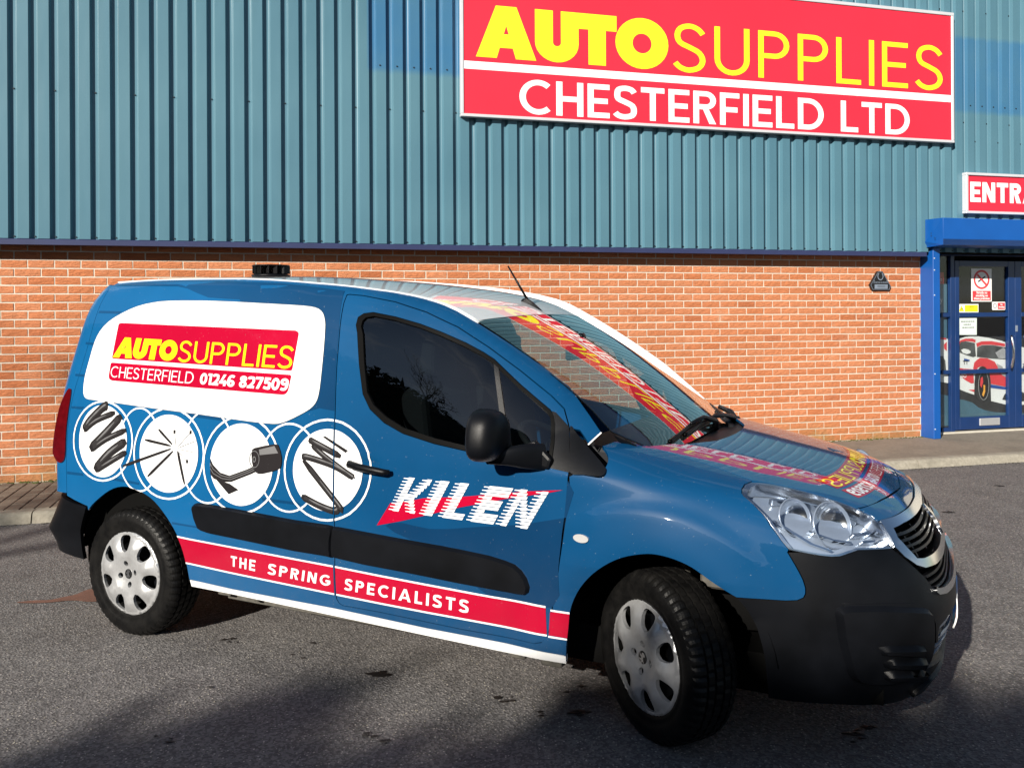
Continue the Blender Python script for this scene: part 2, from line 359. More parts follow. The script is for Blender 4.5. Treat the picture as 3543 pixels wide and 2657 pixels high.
def inset(poly, d, su=1.0, sv=1.0):
    """move the outline inwards by d metres"""
    q = [(a * su, b * sv) for a, b in poly]
    if sarea(q) < 0: q = q[::-1]; poly = poly[::-1]
    n = len(q); out = []
    for i in range(n):
        a, b, c = q[i - 1], q[i], q[(i + 1) % n]
        e1 = (b[0] - a[0], b[1] - a[1]); e2 = (c[0] - b[0], c[1] - b[1]); l1 = math.hypot(*e1) or 1e-9; l2 = math.hypot(*e2) or 1e-9
        n1 = (-e1[1] / l1, e1[0] / l1); n2 = (-e2[1] / l2, e2[0] / l2)
        k = max(.35, 1 + n1[0] * n2[0] + n1[1] * n2[1])
        out.append(((b[0] + (n1[0] + n2[0]) * d / k) / su, (b[1] + (n1[1] + n2[1]) * d / k) / sv))
    return out
def catmull(pts, k=4, closed=True):
    n = len(pts); out = []
    rng_ = range(n if closed else n - 1)
    for i in rng_:
        if closed: p0, p1, p2, p3 = pts[i - 1], pts[i], pts[(i + 1) % n], pts[(i + 2) % n]
        else: p0, p1, p2, p3 = pts[max(i - 1, 0)], pts[i], pts[i + 1], pts[min(i + 2, n - 1)]
        for j in range(k):
            t = j / k
            out.append(tuple(.5 * ((2 * b) + (-a + c) * t + (2 * a - 5 * b + 4 * c - d) * t * t + (-a + 3 * b - 3 * c + d) * t ** 3) for a, b, c, d in zip(p0, p1, p2, p3)))
    if not closed: out.append(tuple(pts[-1]))
    return out
def roundc(poly, r, k=4):
    """round the corners of a polygon"""
    out = []; n = len(poly)
    for i in range(n):
        a, b, c = Vector(poly[i - 1]), Vector(poly[i]), Vector(poly[(i + 1) % n])
        d1 = (a - b); d2 = (c - b); rr = min(r, d1.length * .45, d2.length * .45)
        p = b + d1.normalized() * rr; q = b + d2.normalized() * rr
        for j in range(k + 1):
            t = j / k; out.append(tuple((1 - t) ** 2 * p + 2 * t * (1 - t) * b + t * t * q))
    return out
def surf_pn(S, U, V, e=1.5e-3):
    p = S(U, V); du = S(U + e, V) - S(U - e, V); dv = S(U, V + e) - S(U, V - e)
    n = np.cross(du, dv); l = np.linalg.norm(n, axis=-1, keepdims=True); n = n / np.maximum(l, 1e-12)
    c = np.stack([np.minimum(np.maximum(p[:, 0], .6), 3.0), np.zeros(len(p)), np.full(len(p), .9)], -1)
    s = np.sign(np.einsum('ij,ij->i', n, p - c)); s[s == 0] = 1
    return p, n * s[:, None]
def tri2d(polys, holes=(), grid=None, su=1.0, sv=1.0, step=.05):
    """constrained triangulation of the union of polys minus holes -> (pts, tris)"""
    V = []; E = []
    for pl in list(polys) + list(holes):
        n0 = len(V); V += [Vector((a * su, b * sv)) for a, b in pl]; k = len(pl); E += [(n0 + i, n0 + (i + 1) % k) for i in range(k)]
    A = np.array([(v.x, v.y) for v in V])
    if grid:
        x = np.arange(A[:, 0].min() + grid * .5, A[:, 0].max(), grid); y = np.arange(A[:, 1].min() + grid * .5, A[:, 1].max(), grid)
        if len(x) and len(y):
            X, Y = np.meshgrid(x, y); X[1::2] += grid * .5; G = np.stack([X.ravel(), Y.ravel()], -1); ok = np.zeros(len(G), bool)
            for pl in polys: ok |= inpoly(G, [(a * su, b * sv) for a, b in pl])
            for pl in holes: ok &= ~inpoly(G, [(a * su, b * sv) for a, b in pl])
            G = G[ok]
            if len(G):
                keep = np.ones(len(G), bool)
                for i in range(0, len(A), 400):
                    d = np.hypot(G[:, None, 0] - A[None, i:i + 400, 0], G[:, None, 1] - A[None, i:i + 400, 1]).min(1); keep &= d > grid * .42
                V += [Vector(g) for g in G[keep]]
    vo, eo, fo, ov, oe, of = delaunay_2d_cdt(V, E, [], 0, 1e-6)
    Pt = np.array([(v.x, v.y) for v in vo]); F = np.array([f for f in fo if len(f) == 3])
    if not len(F): return np.zeros((0, 2)), []
    Cn = Pt[F].mean(1); ok = np.zeros(len(F), bool)
    for pl in polys: ok |= inpoly(Cn, [(a * su, b * sv) for a, b in pl])
    for pl in holes: ok &= ~inpoly(Cn, [(a * su, b * sv) for a, b in pl])
    F = F[ok]; used = np.unique(F); mp = -np.ones(len(Pt), int); mp[used] = np.arange(len(used))
    Q = Pt[used]; Q = np.stack([Q[:, 0] / su, Q[:, 1] / sv], -1)
    return Q, mp[F]
def skin(name, S, polys, mat, parent, holes=(), grid=.05, off=0.0, skirt=0.0, su=1.0, sv=1.0, gap=0.0, mapping=None, mirror=False, step=None, kind=None, offf=None, flare_=0.0):
    """a sheet-metal / print piece lying on surface S; returns object"""
    if polys and isinstance(polys[0][0], (int, float)): polys = [polys]
    if gap: polys = [inset(p, gap, su, sv) for p in polys]; holes = [inset(h, -gap, su, sv) for h in holes]
    st = step or (grid * .6 if grid else .05)
    polys = [dens(p, st, su, sv) for p in polys]; holes = [dens(h, st, su, sv) for h in holes]
    Q, F = tri2d(polys, holes, grid, su, sv)
    if mapping is not None: UV = mapping(Q)
    else: UV = Q
    p, n = surf_pn(S, UV[:, 0], UV[:, 1])
    o_ = off if offf is None else off + offf(UV)[:, None]
    P = p + n * o_
    # orient
    F = np.array(F); fn = np.cross(P[F[:, 1]] - P[F[:, 0]], P[F[:, 2]] - P[F[:, 0]]); s = np.einsum('ij,ij->i', fn, n[F[:, 0]]) < 0
    F[s] = F[s][:, ::-1]
    V = list(P); NN = list(n); FF = [tuple(f) for f in F]
    if skirt:
        from collections import Counter
        cnt = Counter(); 
        for f in FF:
            for i in range(3):
                a, b = f[i], f[(i + 1) % 3]; cnt[(a, b)] += 1
        be = [(a, b) for (a, b) in cnt if (b, a) not in cnt]
        idx = {}
        def nv(i, lvl):
            k = (i, lvl)
            if k not in idx:
                idx[k] = len(V); V.append(P[i] - n[i] * (skirt if lvl else 0.0))
                NN.append(n[i] * .2)
            return idx[k]
        edge_n = {}
        for a, b in be:
            t = P[b] - P[a]; m_ = np.cross(t, n[a]); l = np.linalg.norm(m_); m_ = m_ / (l + 1e-12)
            for q in (a, b): edge_n[q] = edge_n.get(q, 0) + m_
        for a, b in be:
            q = (nv(b, 0), nv(a, 0), nv(a, 1), nv(b, 1)); FF.append(q)
        for (i, lvl), k in idx.items():
            m_ = edge_n[i]; m_ = m_ / (np.linalg.norm(m_) + 1e-12)
            if flare_:
                if lvl: V[k] = V[k] + m_ * skirt * flare_
                m_ = m_ + n[i] * flare_; m_ = m_ / np.linalg.norm(m_)
            NN[k] = m_
    V = np.array(V); NN = np.array(NN)
    if mirror:
        V = V * np.array([1, -1, 1]); NN = NN * np.array([1, -1, 1]); FF = [tuple(f[::-1]) for f in FF]
    return mesh_obj(name, V, FF, mat, parent, normals=NN, kind=kind)
def quadmap(q):
    """projective map of the unit square to the quad bl, br, tr, tl"""
    (x0, y0), (x1, y1), (x2, y2), (x3, y3) = q
    dx1, dx2, dx3 = x1 - x2, x3 - x2, x0 - x1 + x2 - x3; dy1, dy2, dy3 = y1 - y2, y3 - y2, y0 - y1 + y2 - y3
    den = dx1 * dy2 - dx2 * dy1; g = (dx3 * dy2 - dx2 * dy3) / den; h = (dx1 * dy3 - dx3 * dy1) / den
    a, b, c = x1 - x0 + g * x1, x3 - x0 + h * x3, x0; d, e, f = y1 - y0 + g * y1, y3 - y0 + h * y3, y0
    def m(Q):
        u, v = Q[:, 0], Q[:, 1]; w = g * u + h * v + 1
        return np.stack([(a * u + b * v + c) / w, (d * u + e * v + f) / w], -1)
    return m

# ------------------------------------------------------------------ a small stroke alphabet (geometric sans)
def strip(pts, w, closed=False):
    """list of quads following a poly-line with mitred joints"""
    n = len(pts); L = []; Rr = []
    for i in range(n):
        if closed: a, c = pts[i - 1], pts[(i + 1) % n]
        else: a, c = pts[max(i - 1, 0)], pts[min(i + 1, n - 1)]
        b = pts[i]
        e1 = Vector((b[0] - a[0], b[1] - a[1])); e2 = Vector((c[0] - b[0], c[1] - b[1]))
        if e1.length < 1e-9: e1 = e2
        if e2.length < 1e-9: e2 = e1
        e1.normalize(); e2.normalize(); n1 = Vector((-e1.y, e1.x)); n2 = Vector((-e2.y, e2.x)); k = max(.5, 1 + n1.dot(n2)); m_ = (n1 + n2) / k
        ww = w[i] if isinstance(w, (list, tuple)) else w
        L.append((b[0] + m_.x * ww / 2, b[1] + m_.y * ww / 2)); Rr.append((b[0] - m_.x * ww / 2, b[1] - m_.y * ww / 2))
    return [[L[i], L[(i + 1) % n], Rr[(i + 1) % n], Rr[i]] for i in range(n if closed else n - 1)]
def arc(cx, cy, rx, ry, a0, a1, k=10): return [(cx + rx * math.cos(R(a0 + (a1 - a0) * i / k)), cy + ry * math.sin(R(a0 + (a1 - a0) * i / k))) for i in range(k + 1)]
def glyph(ch, w):
    h = w / 2; e = w * .45
    def st(x): return [[(x, 0), (x + w, 0), (x + w, 1), (x, 1)]]
    def bar(x0, x1, y): return [[(x0, y), (x1, y), (x1, y + w), (x0, y + w)]]
    if ch == ' ': return [], .30
    if ch == 'I': return st(0), w
    if ch == 'T': W = .56 + e; return bar(0, W, 1 - w) + [[(W / 2 - h, 0), (W / 2 + h, 0), (W / 2 + h, 1 - w), (W / 2 - h, 1 - w)]], W
    if ch == 'L': W = .46 + e; return st(0) + bar(0, W, 0), W
    if ch == 'E': W = .50 + e; return st(0) + bar(0, W, 0) + bar(0, W, 1 - w) + bar(0, W * .92, .5 - h), W
    if ch == 'F': W = .48 + e; return st(0) + bar(0, W, 1 - w) + bar(0, W * .9, .48 - h), W
    if ch == 'H': W = .62 + e; return st(0) + st(W - w) + bar(0, W, .5 - h), W
    if ch == 'N': W = .64 + e; d = w * 1.15; return st(0) + st(W - w) + [[(0, 1), (d, 1), (W, 0), (W - d, 0)]], W
    if ch == 'M': W = .78 + e; d = w * 1.1; return st(0) + st(W - w) + [[(0, 1), (d, 1), (W / 2 + d / 2, .28), (W / 2 - d / 2, .28)], [(W, 1), (W - d, 1), (W / 2 - d / 2, .28), (W / 2 + d / 2, .28)]], W
    if ch == 'A':
        W = .74 + w * .9; d = w * 1.12; c = W / 2; t = d * .5
        yb = .20; xl = (c - t) * yb
        return [[(0, 0), (d, 0), (c + t * .55, 1), (c - t, 1)], [(W, 0), (W - d, 0), (c - t * .55, 1), (c + t, 1)], [(xl + d * .6, yb), (W - xl - d * .6, yb), (W - xl - d * .6 - .08 * w / .1 * .3, yb + w * .85), (xl + d * .6 + .08 * w / .1 * .3, yb + w * .85)]], W
    if ch == 'V': W = .72 + w * .8; d = w * 1.1; c = W / 2; return [[(0, 1), (d, 1), (c + d / 2, 0), (c - d / 2, 0)], [(W, 1), (W - d, 1), (c - d / 2, 0), (c + d / 2, 0)]], W
    if ch == 'K': W = .60 + e; d = w * 1.2; return st(0) + [[(w * .6, .40), (w * .6, .40 + d), (W - d, 1), (W, 1)], [(W * .42, .62), (W * .42 - d * .3, .45), (W - d, 0), (W, 0)]], W
    if ch == 'U': W = .62 + e; r = W / 2 - h; return strip([(h, 1), (h, r + h)] + arc(W / 2, r + h, r, r, 180, 360, 14)[1:] + [(W - h, 1)], w), W
    if ch == 'O' or ch == '0': W = (.86 if ch == 'O' else .60) + e * .8; return strip(arc(W / 2, .5, W / 2 - h, .5 - h + .008, 0, 360, 32)[:-1], w, True), W
    if ch == 'C': W = .74 + e; return strip(arc(.43 + e / 2, .5, .43 + e / 2 - h, .5 - h + .008, 48, 312, 26), w), W
    if ch == 'G': W = .78 + e; c = .43 + e / 2; return strip(arc(c, .5, c - h, .5 - h + .008, 48, 330, 26) + [(W - h, .44), ], w) + bar(W * .55, W, .5 - w * .8), W
    if ch == 'D': W = .70 + e; r = .5 - h; return strip([(h, 0), (h, 1)], w) + strip([(0, 1 - h), (W - h - r * .92, 1 - h)] + arc(W - h - r * .92, .5, r * .92, r, 90, -90, 16)[1:] + [(0, h)], w), W
    if ch in 'PR':
        W = .56 + e; m_ = .42 if ch == 'P' else .44; r = (1 - m_) / 2 - h; cy = (1 + m_) / 2
        g = strip([(h, 0), (h, 1)], w) + strip([(0, 1 - h), (W - h - r, 1 - h)] + arc(W - h - r, cy, r, r, 90, -90, 12)[1:] + [(0, m_ + h)], w)
        if ch == 'R': g += [[(W * .50 - h, m_ + h), (W * .50 + h, m_ + h), (W, 0), (W - w * 1.18, 0)]]
        return g, W
    if ch == 'S':
        W = .54 + e
        return strip(catmull([(W - h * .9, .80), (W * .76, .93 - h * .5), (W * .5, 1 - h + .008), (W * .22, .93 - h * .6), (h + .015, .755), (W * .2, .60 + h * .1), (W * .5, .515), (W * .8, .42 - h * .1), (W - h, .255), (W * .78, .075 + h * .6), (W * .47, h - .008), (W * .2, .06 + h * .6), (h * .5, .185)], 3, False), w), W
    if ch == '1': W = .30 + e * .6; return [[(W - w, 0), (W, 0), (W, 1), (W - w, 1)], [(0, 1 - w * .95), (W, 1 - w * .95), (W, 1), (0, 1)]], W
    if ch == '2': W = .54 + e * .8; return strip(catmull([(h * .7, .77), (W * .22, .93 - h * .6), (W * .5, 1 - h), (W * .8, .92 - h * .6), (W - h, .72), (W * .82, .52), (W * .42, .20), (W * .25, h)], 3, False), w) + bar(0, W, 0), W
    if ch == '4': W = .60 + e * .8; return [[(W * .74 - h, 0), (W * .74 + h, 0), (W * .74 + h, .5), (W * .74 - h, .5)], [(W * .48, 1), (W * .48 + w * 1.1, 1), (w * 1.1, .22 + w * .5), (0, .22)]] + bar(0, W, .2), W
    if ch == '5': W = .54 + e * .8; return bar(W * .1, W * .93, 1 - w) + [[(W * .1, .5), (W * .1 + w, .5), (W * .14 + w, 1), (W * .12, 1)]] + strip(catmull([(W * .14, .54), (W * .5, .60), (W * .82, .50), (W - h, .32), (W * .8, .11), (W * .45, h), (h * .4, .14 + h * .3)], 3, False), w), W
    if ch == '6' or ch == '9':
        W = .58 + e * .8; r = .31 - h * .3
        g = strip(arc(W / 2, r, W / 2 - h, r - h + .02, 0, 360, 22)[:-1], w, True) + strip(catmull([(h, r), (W * .16, .62), (W * .36, .86), (W * .66, 1 - h), (W * .88, .95 - h)], 3, False), w)
        if ch == '9': g = [[(W - x, 1 - y) for x, y in q] for q in g]
        return g, W
    if ch == '7': W = .56 + e * .8; return bar(0, W, 1 - w) + [[(W * .18, 0), (W * .18 + w * 1.1, 0), (W, 1 - w), (W - w * 1.15, 1 - w)]], W
    if ch == '8': W = .58 + e * .8; return strip(arc(W / 2, .27 + h * .1, W / 2 - h, .27 - h * .9 + .02, 0, 360, 20)[:-1], w, True) + strip(arc(W / 2, .75, W / 2 - h * 1.2, .25 - h, 0, 360, 20)[:-1], w, True), W
    if ch == '.': return [[(0, 0), (w, 0), (w, w), (0, w)]], w
    return st(0), w
def text_polys(txt, w, track=.10):
    """polygons of a word with cap height 1, and its total width"""
    x = 0; out = []
    for i, ch in enumerate(txt):
        g, W = glyph(ch, w); out += [[(px + x, py) for px, py in q] for q in g]; x += W + track
    return out, x - track
def word_polys(txt, w, track=.10):
    """per word, normalised to the width of the whole line"""
    tot = text_polys(txt, w, track)[1]; out = []; x = 0
    for i, wd in enumerate(txt.split(' ')):
        p, W = text_polys(wd, w, track); out.append([[((a + x) / tot, b) for a, b in q] for q in p]); x += W + track + .30 + track
    return out
def norm_text(txt, w, track=.10):
    p, W = text_polys(txt, w, track); return [[(a / W, b) for a, b in q] for q in p], W

# ------------------------------------------------------------------ body surfaces of the van (metres, x forward from the rear bumper, y left, z up)
def pchip(xs,ys):
    xs=np.array(xs,float);ys=np.array(ys,float);h=np.diff(xs);d=np.diff(ys)/h;m=np.zeros(len(xs))
    for i in range(1,len(xs)-1):
        if d[i-1]*d[i]>0:
            w1=2*h[i]+h[i-1];w2=h[i]+2*h[i-1];m[i]=(w1+w2)/(w1/d[i-1]+w2/d[i])
    m[0]=d[0];m[-1]=d[-1]
    def f(x):
        x=np.clip(np.asarray(x,float),xs[0],xs[-1]);i=np.clip(np.searchsorted(xs,x)-1,0,len(xs)-2)
        t=(x-xs[i])/h[i]
        return (1+2*t)*(1-t)**2*ys[i]+t*(1-t)**2*h[i]*m[i]+t*t*(3-2*t)*ys[i+1]+t*t*(t-1)*h[i]*m[i+1]
    return f
# centre-line profile of roof + windscreen (x,z)
prof=pchip([0.1, 0.4, 0.8, 1.3, 1.8, 2.2, 2.33, 2.45, 2.55, 2.62, 2.7, 2.82, 2.95, 3.07, 3.2, 3.32, 3.45, 3.55],[1.819, 1.8344, 1.8419, 1.8365, 1.8048, 1.7613, 1.7407, 1.7132, 1.6793, 1.6452, 1.6024, 1.5347, 1.4556, 1.3769, 1.2879, 1.2021, 1.1103, 1.052])
KAP=.14
def T(x,y):
    return prof(x+KAP*y*y)-.024*(np.abs(y)/.645)**2.2
YC=.645
def zt(x): return T(x,YC)
Wp=pchip([.10,.18,.24,.32,.45,.62,.80,.95,1.0,1.1,1.2,1.3,1.4,1.5,1.6,1.68,1.74,1.78,1.80],
         [.79,.835,.856,.872,.885,.892,.893,.888,.885,.874,.858,.838,.815,.790,.763,.735,.708,.680,.645])
def zp(x,z):
    t=zt(x)
    return np.where(z>1.0,1.0+(z-1.0)*.80/np.maximum(t-1.0,.05),z)
def plan(x): # rear taper
    r=np.clip((.7-x)/.7,0,1); c=np.clip((.16-x)/.16,0,1)
    return 1-.025*r**2-.05*c**3
XC=3.0
xf=pchip([.10,.18,.25,.35,.45,.55,.62,.70,.78,.84,.88,.92,.96,1.0,1.04,1.075,1.10,1.12],
         [4.30,4.36,4.41,4.455,4.485,4.48,4.46,4.43,4.39,4.34,4.295,4.225,4.125,3.985,3.81,3.64,3.51,3.39])
nn=pchip([.1,.3,.6,.8,.95,1.04,1.12],[3.4,3.5,3.7,3.6,3.1,2.5,2.2])
def flare(x,z):
    r=np.hypot(x-3.455,(z-.31)); a=np.exp(-((r-.44)/.10)**2)*np.clip((z-.2)/.15,0,1)
    c=1/(1+np.exp(-(.605-r)/.012))*np.clip((x-2.95)/.30,0,1)*np.clip((z-.55)/.12,0,1)*np.clip((4.05-x)/.25,0,1)
    return .016*a+.019*c
def S1(u,z):
    """u<=XC : x ; XC..XC+2: round the nose to the left side.  right side has negative y"""
    u,z=np.broadcast_arrays(np.asarray(u,float),np.asarray(z,float))
    th=np.clip((u-XC),0,2)*np.pi/2
    n=nn(z);a=xf(z)-XC
    sn,cs=np.sin(th),np.cos(th)
    r=(np.abs(sn)**n+np.abs(cs)**n+1e-12)**(-1/n)
    sx=r*sn; sy=r*cs
    x=np.where(u<=XC,u,XC+a*sx)
    w=np.where(z<=1.0,Wp(z),Wp(zp(np.minimum(x,3.0),z)))
    sy=np.where(u<=XC,1,sy)
    y=w*plan(x)*sy+flare(x,z)*np.sign(sy)*sy**2
    return np.stack([x,-y,z],-1)
# side greenhouse surface in (x,z) for any x
def S2(x,z):
    x,z=np.broadcast_arrays(np.asarray(x,float),np.asarray(z,float))
    # front taper of the cabin side towards the cowl
    f=1-.06*np.clip((x-2.6)/.8,0,1)**2*np.clip((z-1.0)/.15,0,1)
    w=np.where(z<=1.0,Wp(z),Wp(np.clip(zp(x,z),0,1.8)))
    w=w-.014*np.exp(-((x-2.190)/.062)**4-((z-.968)/.036)**4)
    return np.stack([x,-(w*plan(x)*f+flare(x,z)*np.clip((x-2.4)/.4,0,1)),z],-1)
def S3(x,y):
    x,y=np.broadcast_arrays(np.asarray(x,float),np.asarray(y,float))
    return np.stack([x,y,T(x,y)],-1)

# ------------------------------------------------------------------ setting: ground, pavement, kerb
BX, BY, BYAW = -4.472, 8.142, 0.26792
Bu = Vector((math.cos(BYAW), math.sin(BYAW), 0)); Bn = Vector((math.sin(BYAW), -math.cos(BYAW), 0))
PZ = 0.082; CH = 0.079; TOPZ = 2.136
def bthing(name, s, n, z, label, cat, group=None):
    p = Vector((BX, BY, 0)) + Bu * s + Bn * n; e = empty(name, (p.x, p.y, z), BYAW); e['_b'] = (s, -n, z); return tag(e, label, cat, group)
def bput(o, e):
    b = e['_b']; o.parent = e; o.location = (-b[0], -b[1], -b[2]); return o
def bbox(name, e, s0, s1, n0, n1, z0, z1, mat, bevel=0.0, kind=None):
    """box in building coordinates: s along the wall, n out of the wall"""
    return bput(boxo(name, s0, s1, -n1, -n0, z0, z1, mat, None, bevel, kind), e)
def bworld(o): o.location = (BX, BY, 0); o.rotation_euler = (0, 0, BYAW); return o

g = MB(); xs = [-150, -40, -12, -6, 0, 6, 12, 40, 150]; ys = [-150, -40, -12, -4, 2, 8, 14, 40, 150]
for i in range(8):
    for j in range(8): g.quad((xs[i], ys[j], 0), (xs[i + 1], ys[j], 0), (xs[i + 1], ys[j + 1], 0), (xs[i], ys[j + 1], 0))
ground = mesh_obj('tarmac_ground', g.v, g.f, M['asphalt'], kind='structure')

pav = bworld(boxo('pavement', 1.33, 30, -1.235, 0.6, -.1, PZ - .001, M['pave'])); pav['kind'] = 'structure'
pvb = bworld(boxo('paving_bed', -12, 1.33, -1.235, 0.2, -.1, PZ - .008, M['joint'])); pvb['kind'] = 'structure'
# kerb stones, each its own piece of the kerb line
kerb = empty('kerb', (0, 0, 0)); bworld(kerb); kerb['kind'] = 'structure'
kv = []
def kerb_mesh(L, seed):
    rr = random.Random(seed); b = MB(); pr = [(-.232, -.08), (-.232, PZ - .006), (-.245, PZ + .001), (-.352, PZ + .002), (-.372, PZ - .006), (-.388, PZ - .025), (-.41, -.02), (-.41, -.08)]
    k = len(pr); n = 5
    for i in range(n):
        x = .005 + (L - .01) * i / (n - 1)
        for a, c in pr: b.v.append((x, a * 1.0 - 1.0 + rr.uniform(-.002, .002), c + rr.uniform(-.0015, .0015)))
    for i in range(n - 1):
        for j in range(k - 1): b.f.append((i * k + j, (i + 1) * k + j, (i + 1) * k + j + 1, i * k + j + 1))
    b.f.append(tuple(range(k))); b.f.append(tuple(range(n * k - 1, (n - 1) * k - 1, -1)))
    me = mesh_obj('kerb_stone', b.v, b.f, M['kerb']); d = me.data; bpy.data.objects.remove(me); return d
kms = [kerb_mesh(.915, i) for i in range(3)]
for i in range(-13, 22):
    o = bpy.data.objects.new('kerb_stone', kms[i % 3]); COL.objects.link(o); o.parent = kerb; o.location = (i * .915 + .35, 0, random.uniform(-.002, .002))
# block pavers by the wall on the left
pvm = []
for k in range(4):
    b = MB(); b.box(-.0515, .0515, -.0975, .0975, -.06, 0); o = b.build('paver', M['paver'], bevel=.004); pvm.append(o.data); bpy.data.objects.remove(o)
pcount = 0
for i in range(-13, 12):
    for j in range(6):
        if pcount >= 300: break
        o = bpy.data.objects.new('paver', pvm[(i + j) % 4]); COL.objects.link(o); o.parent = pvb
        o.location = (i * .111 + .055, -.10 - j * .2035, PZ + random.uniform(-.003, .002)); o.rotation_euler = (R(random.uniform(-.5, .5)), R(random.uniform(-.6, .6)), 0); pcount += 1
far_pv = MB()
for i in range(-70, -13):
    for j in range(6): far_pv.box(i * .111 + .004, i * .111 + .107, -.1975 - j * .2035, -.0025 - j * .2035, PZ - .05, PZ)
o = far_pv.build('paver_field', M['paver'], pvb, kind='stuff')
# moss and dirt along the foot of the wall: small clumps
ms = MB(); rr = random.Random(5)
for i in range(900):
    s = rr.uniform(-4, 9.9); big = (s < 1.6) or (6.4 < s < 9.9)
    if not big and rr.random() < .6: continue
    r_ = rr.uniform(.006, .02); h_ = rr.uniform(.004, .016 if s > 3 else .022); nn_ = abs(rr.gauss(0, .03)) + .004; c = len(ms.v); k = 5
    for q in range(k): a = 2 * math.pi * q / k; ms.v.append((s + math.cos(a) * r_ * 1.6, -nn_ + math.sin(a) * r_ * .6, PZ - .006))
    ms.v.append((s, -nn_, PZ + h_))
    for q in range(k): ms.f.append((c + q, c + (q + 1) % k, c + k))
o = mesh_obj('moss', ms.v, ms.f, M['moss'], kind='stuff'); bworld(o); tag(o, 'moss and grit along the foot of the brick wall', 'moss')
# grit and dead leaves in the gutter
gt = MB(); rr = random.Random(11)
for i in range(1500):
    s = rr.uniform(-4, 16); n_ = 1.415 + abs(rr.gauss(0, .035)); r_ = rr.uniform(.003, .010); c = len(gt.v)
    for q in range(4): a = 2 * math.pi * q / 4 + rr.random(); gt.v.append((s + math.cos(a) * r_ * 1.5, -n_ + math.sin(a) * r_, .001 + rr.random() * .002))
    gt.v.append((s, -n_, r_ * .7 + .001))
    for q in range(4): gt.f.append((c + q, c + (q + 1) % 4, c + 4))
o = mesh_obj('gutter_grit', gt.v, gt.f, M['joint'], kind='stuff'); bworld(o); tag(o, 'loose grit lying along the gutter below the kerb', 'grit')

# ------------------------------------------------------------------ brick wall
bw = bthing('brick_wall', 0, 0, PZ, 'long low wall of rustic orange bricks under the teal metal cladding', 'wall')
core = bbox('mortar_core', bw, -6.0, 9.80, -.30, -.0036, 0.0, 2.30, M['mortar'])
def brick_mesh(L, seed, d=.006):
    rr = random.Random(seed); nx, nz = 5, 2; Hh = CH - .0125; v = []; f = []
    for j in range(nz + 1):
        for i in range(nx + 1):
            ed = i in (0, nx) or j in (0, nz)
            v.append((L * i / nx + (0 if i not in (0, nx) else rr.uniform(-.0015, .0015)), -(0 if ed else rr.uniform(.0, .0035)), Hh * j / nz + (0 if 0 < j < nz else rr.uniform(-.0012, .0012))))
    for j in range(nz):
        for i in range(nx): a = j * (nx + 1) + i; f.append((a, a + 1, a + nx + 2, a + nx + 1))
    ring = [i for i in range(nx + 1)] + [(nx + 1) * j + nx for j in range(1, nz + 1)] + [(nx + 1) * nz + i for i in range(nx - 1, -1, -1)] + [(nx + 1) * j for j in range(nz - 1, 0, -1)]
    n0 = len(v)
    for r_ in ring: v.append((v[r_][0], .016, v[r_][2]))
    k = len(ring)
    for i in range(k): f.append((ring[i], n0 + i, n0 + (i + 1) % k, ring[(i + 1) % k]))
    return v, f
brv = [brick_mesh(.2135, i) for i in range(8)]
brm = []
for v_, f_ in brv:
    o = mesh_obj('brick', v_, f_, M['brick']); brm.append(o.data); bpy.data.objects.remove(o)
def cpix(P):
    return (1771 + 3050 * P[0] / P[1], 1075 - 3050 * (P[2] - 1.642) / P[1])
SIL = [(190, 1850), (212, 1705), (242, 1352), (345, 1040), (394, 983), (800, 945), (1235, 955), (1596, 985), (1871, 1028), (2041, 1095), (2453, 1388), (2582, 1464), (2931, 1544), (3182, 1716), (3304, 2026), (3250, 2300), (300, 2200)]
cells = []
for n in range(-2, 27):
    z = TOPZ - CH * (n + 1)
    if z < PZ - CH * .6: continue
    o0 = 0.0 if n % 2 == 0 else .1125
    for i in range(-27, 45):
        s0 = i * .225 + o0 + .0057; L = .2135
        if s0 < -5.95: continue
        if s0 + L > 9.80: L = 9.80 - s0
        if L < .03: continue
        P = Vector((BX, BY, 0)) + Bu * (s0 + L / 2); px = cpix((P.x, P.y, z + .035)); vis = 0 < px[0] < 3543 and not inpoly(np.array([px]), SIL)[0] and n >= 0
        cells.append((0 if vis and L > .2 else 1, P.y, s0, L, z))
cells.sort(key=lambda c: (c[0], c[1]))
SV = []; SF = []; ST = []
rr = random.Random(3)
for k, (vis, dist, s0, L, z) in enumerate(cells):
    jn = rr.uniform(-.0015, .0008); q = rr.randrange(8)
    if k < 300 and vis == 0:
        o = bpy.data.objects.new('brick', brm[q]); COL.objects.link(o); o.parent = bw; b = bw['_b']
        o.location = (s0 - b[0] + rr.uniform(-.001, .001), jn - b[1], z + .006 - b[2] + rr.uniform(-.001, .001)); o.rotation_euler = (R(rr.uniform(-.3, .3)), R(rr.uniform(-.25, .25)), R(rr.uniform(-.2, .2)))
    else:
        v_, f_ = brv[q]; c = len(SV); SV += [(x * L / .2135 + s0, y + jn, zz + z + .006) for x, y, zz in v_]; SF += [tuple(a + c for a in f) for f in f_]; ST += [rr.random()] * len(v_)
o = mesh_obj('brick_courses', SV, SF, M['brick'], kind='stuff'); bput(o, bw)
at = o.data.attributes.new('tone', 'FLOAT', 'POINT'); at.data.foreach_set('value', ST)

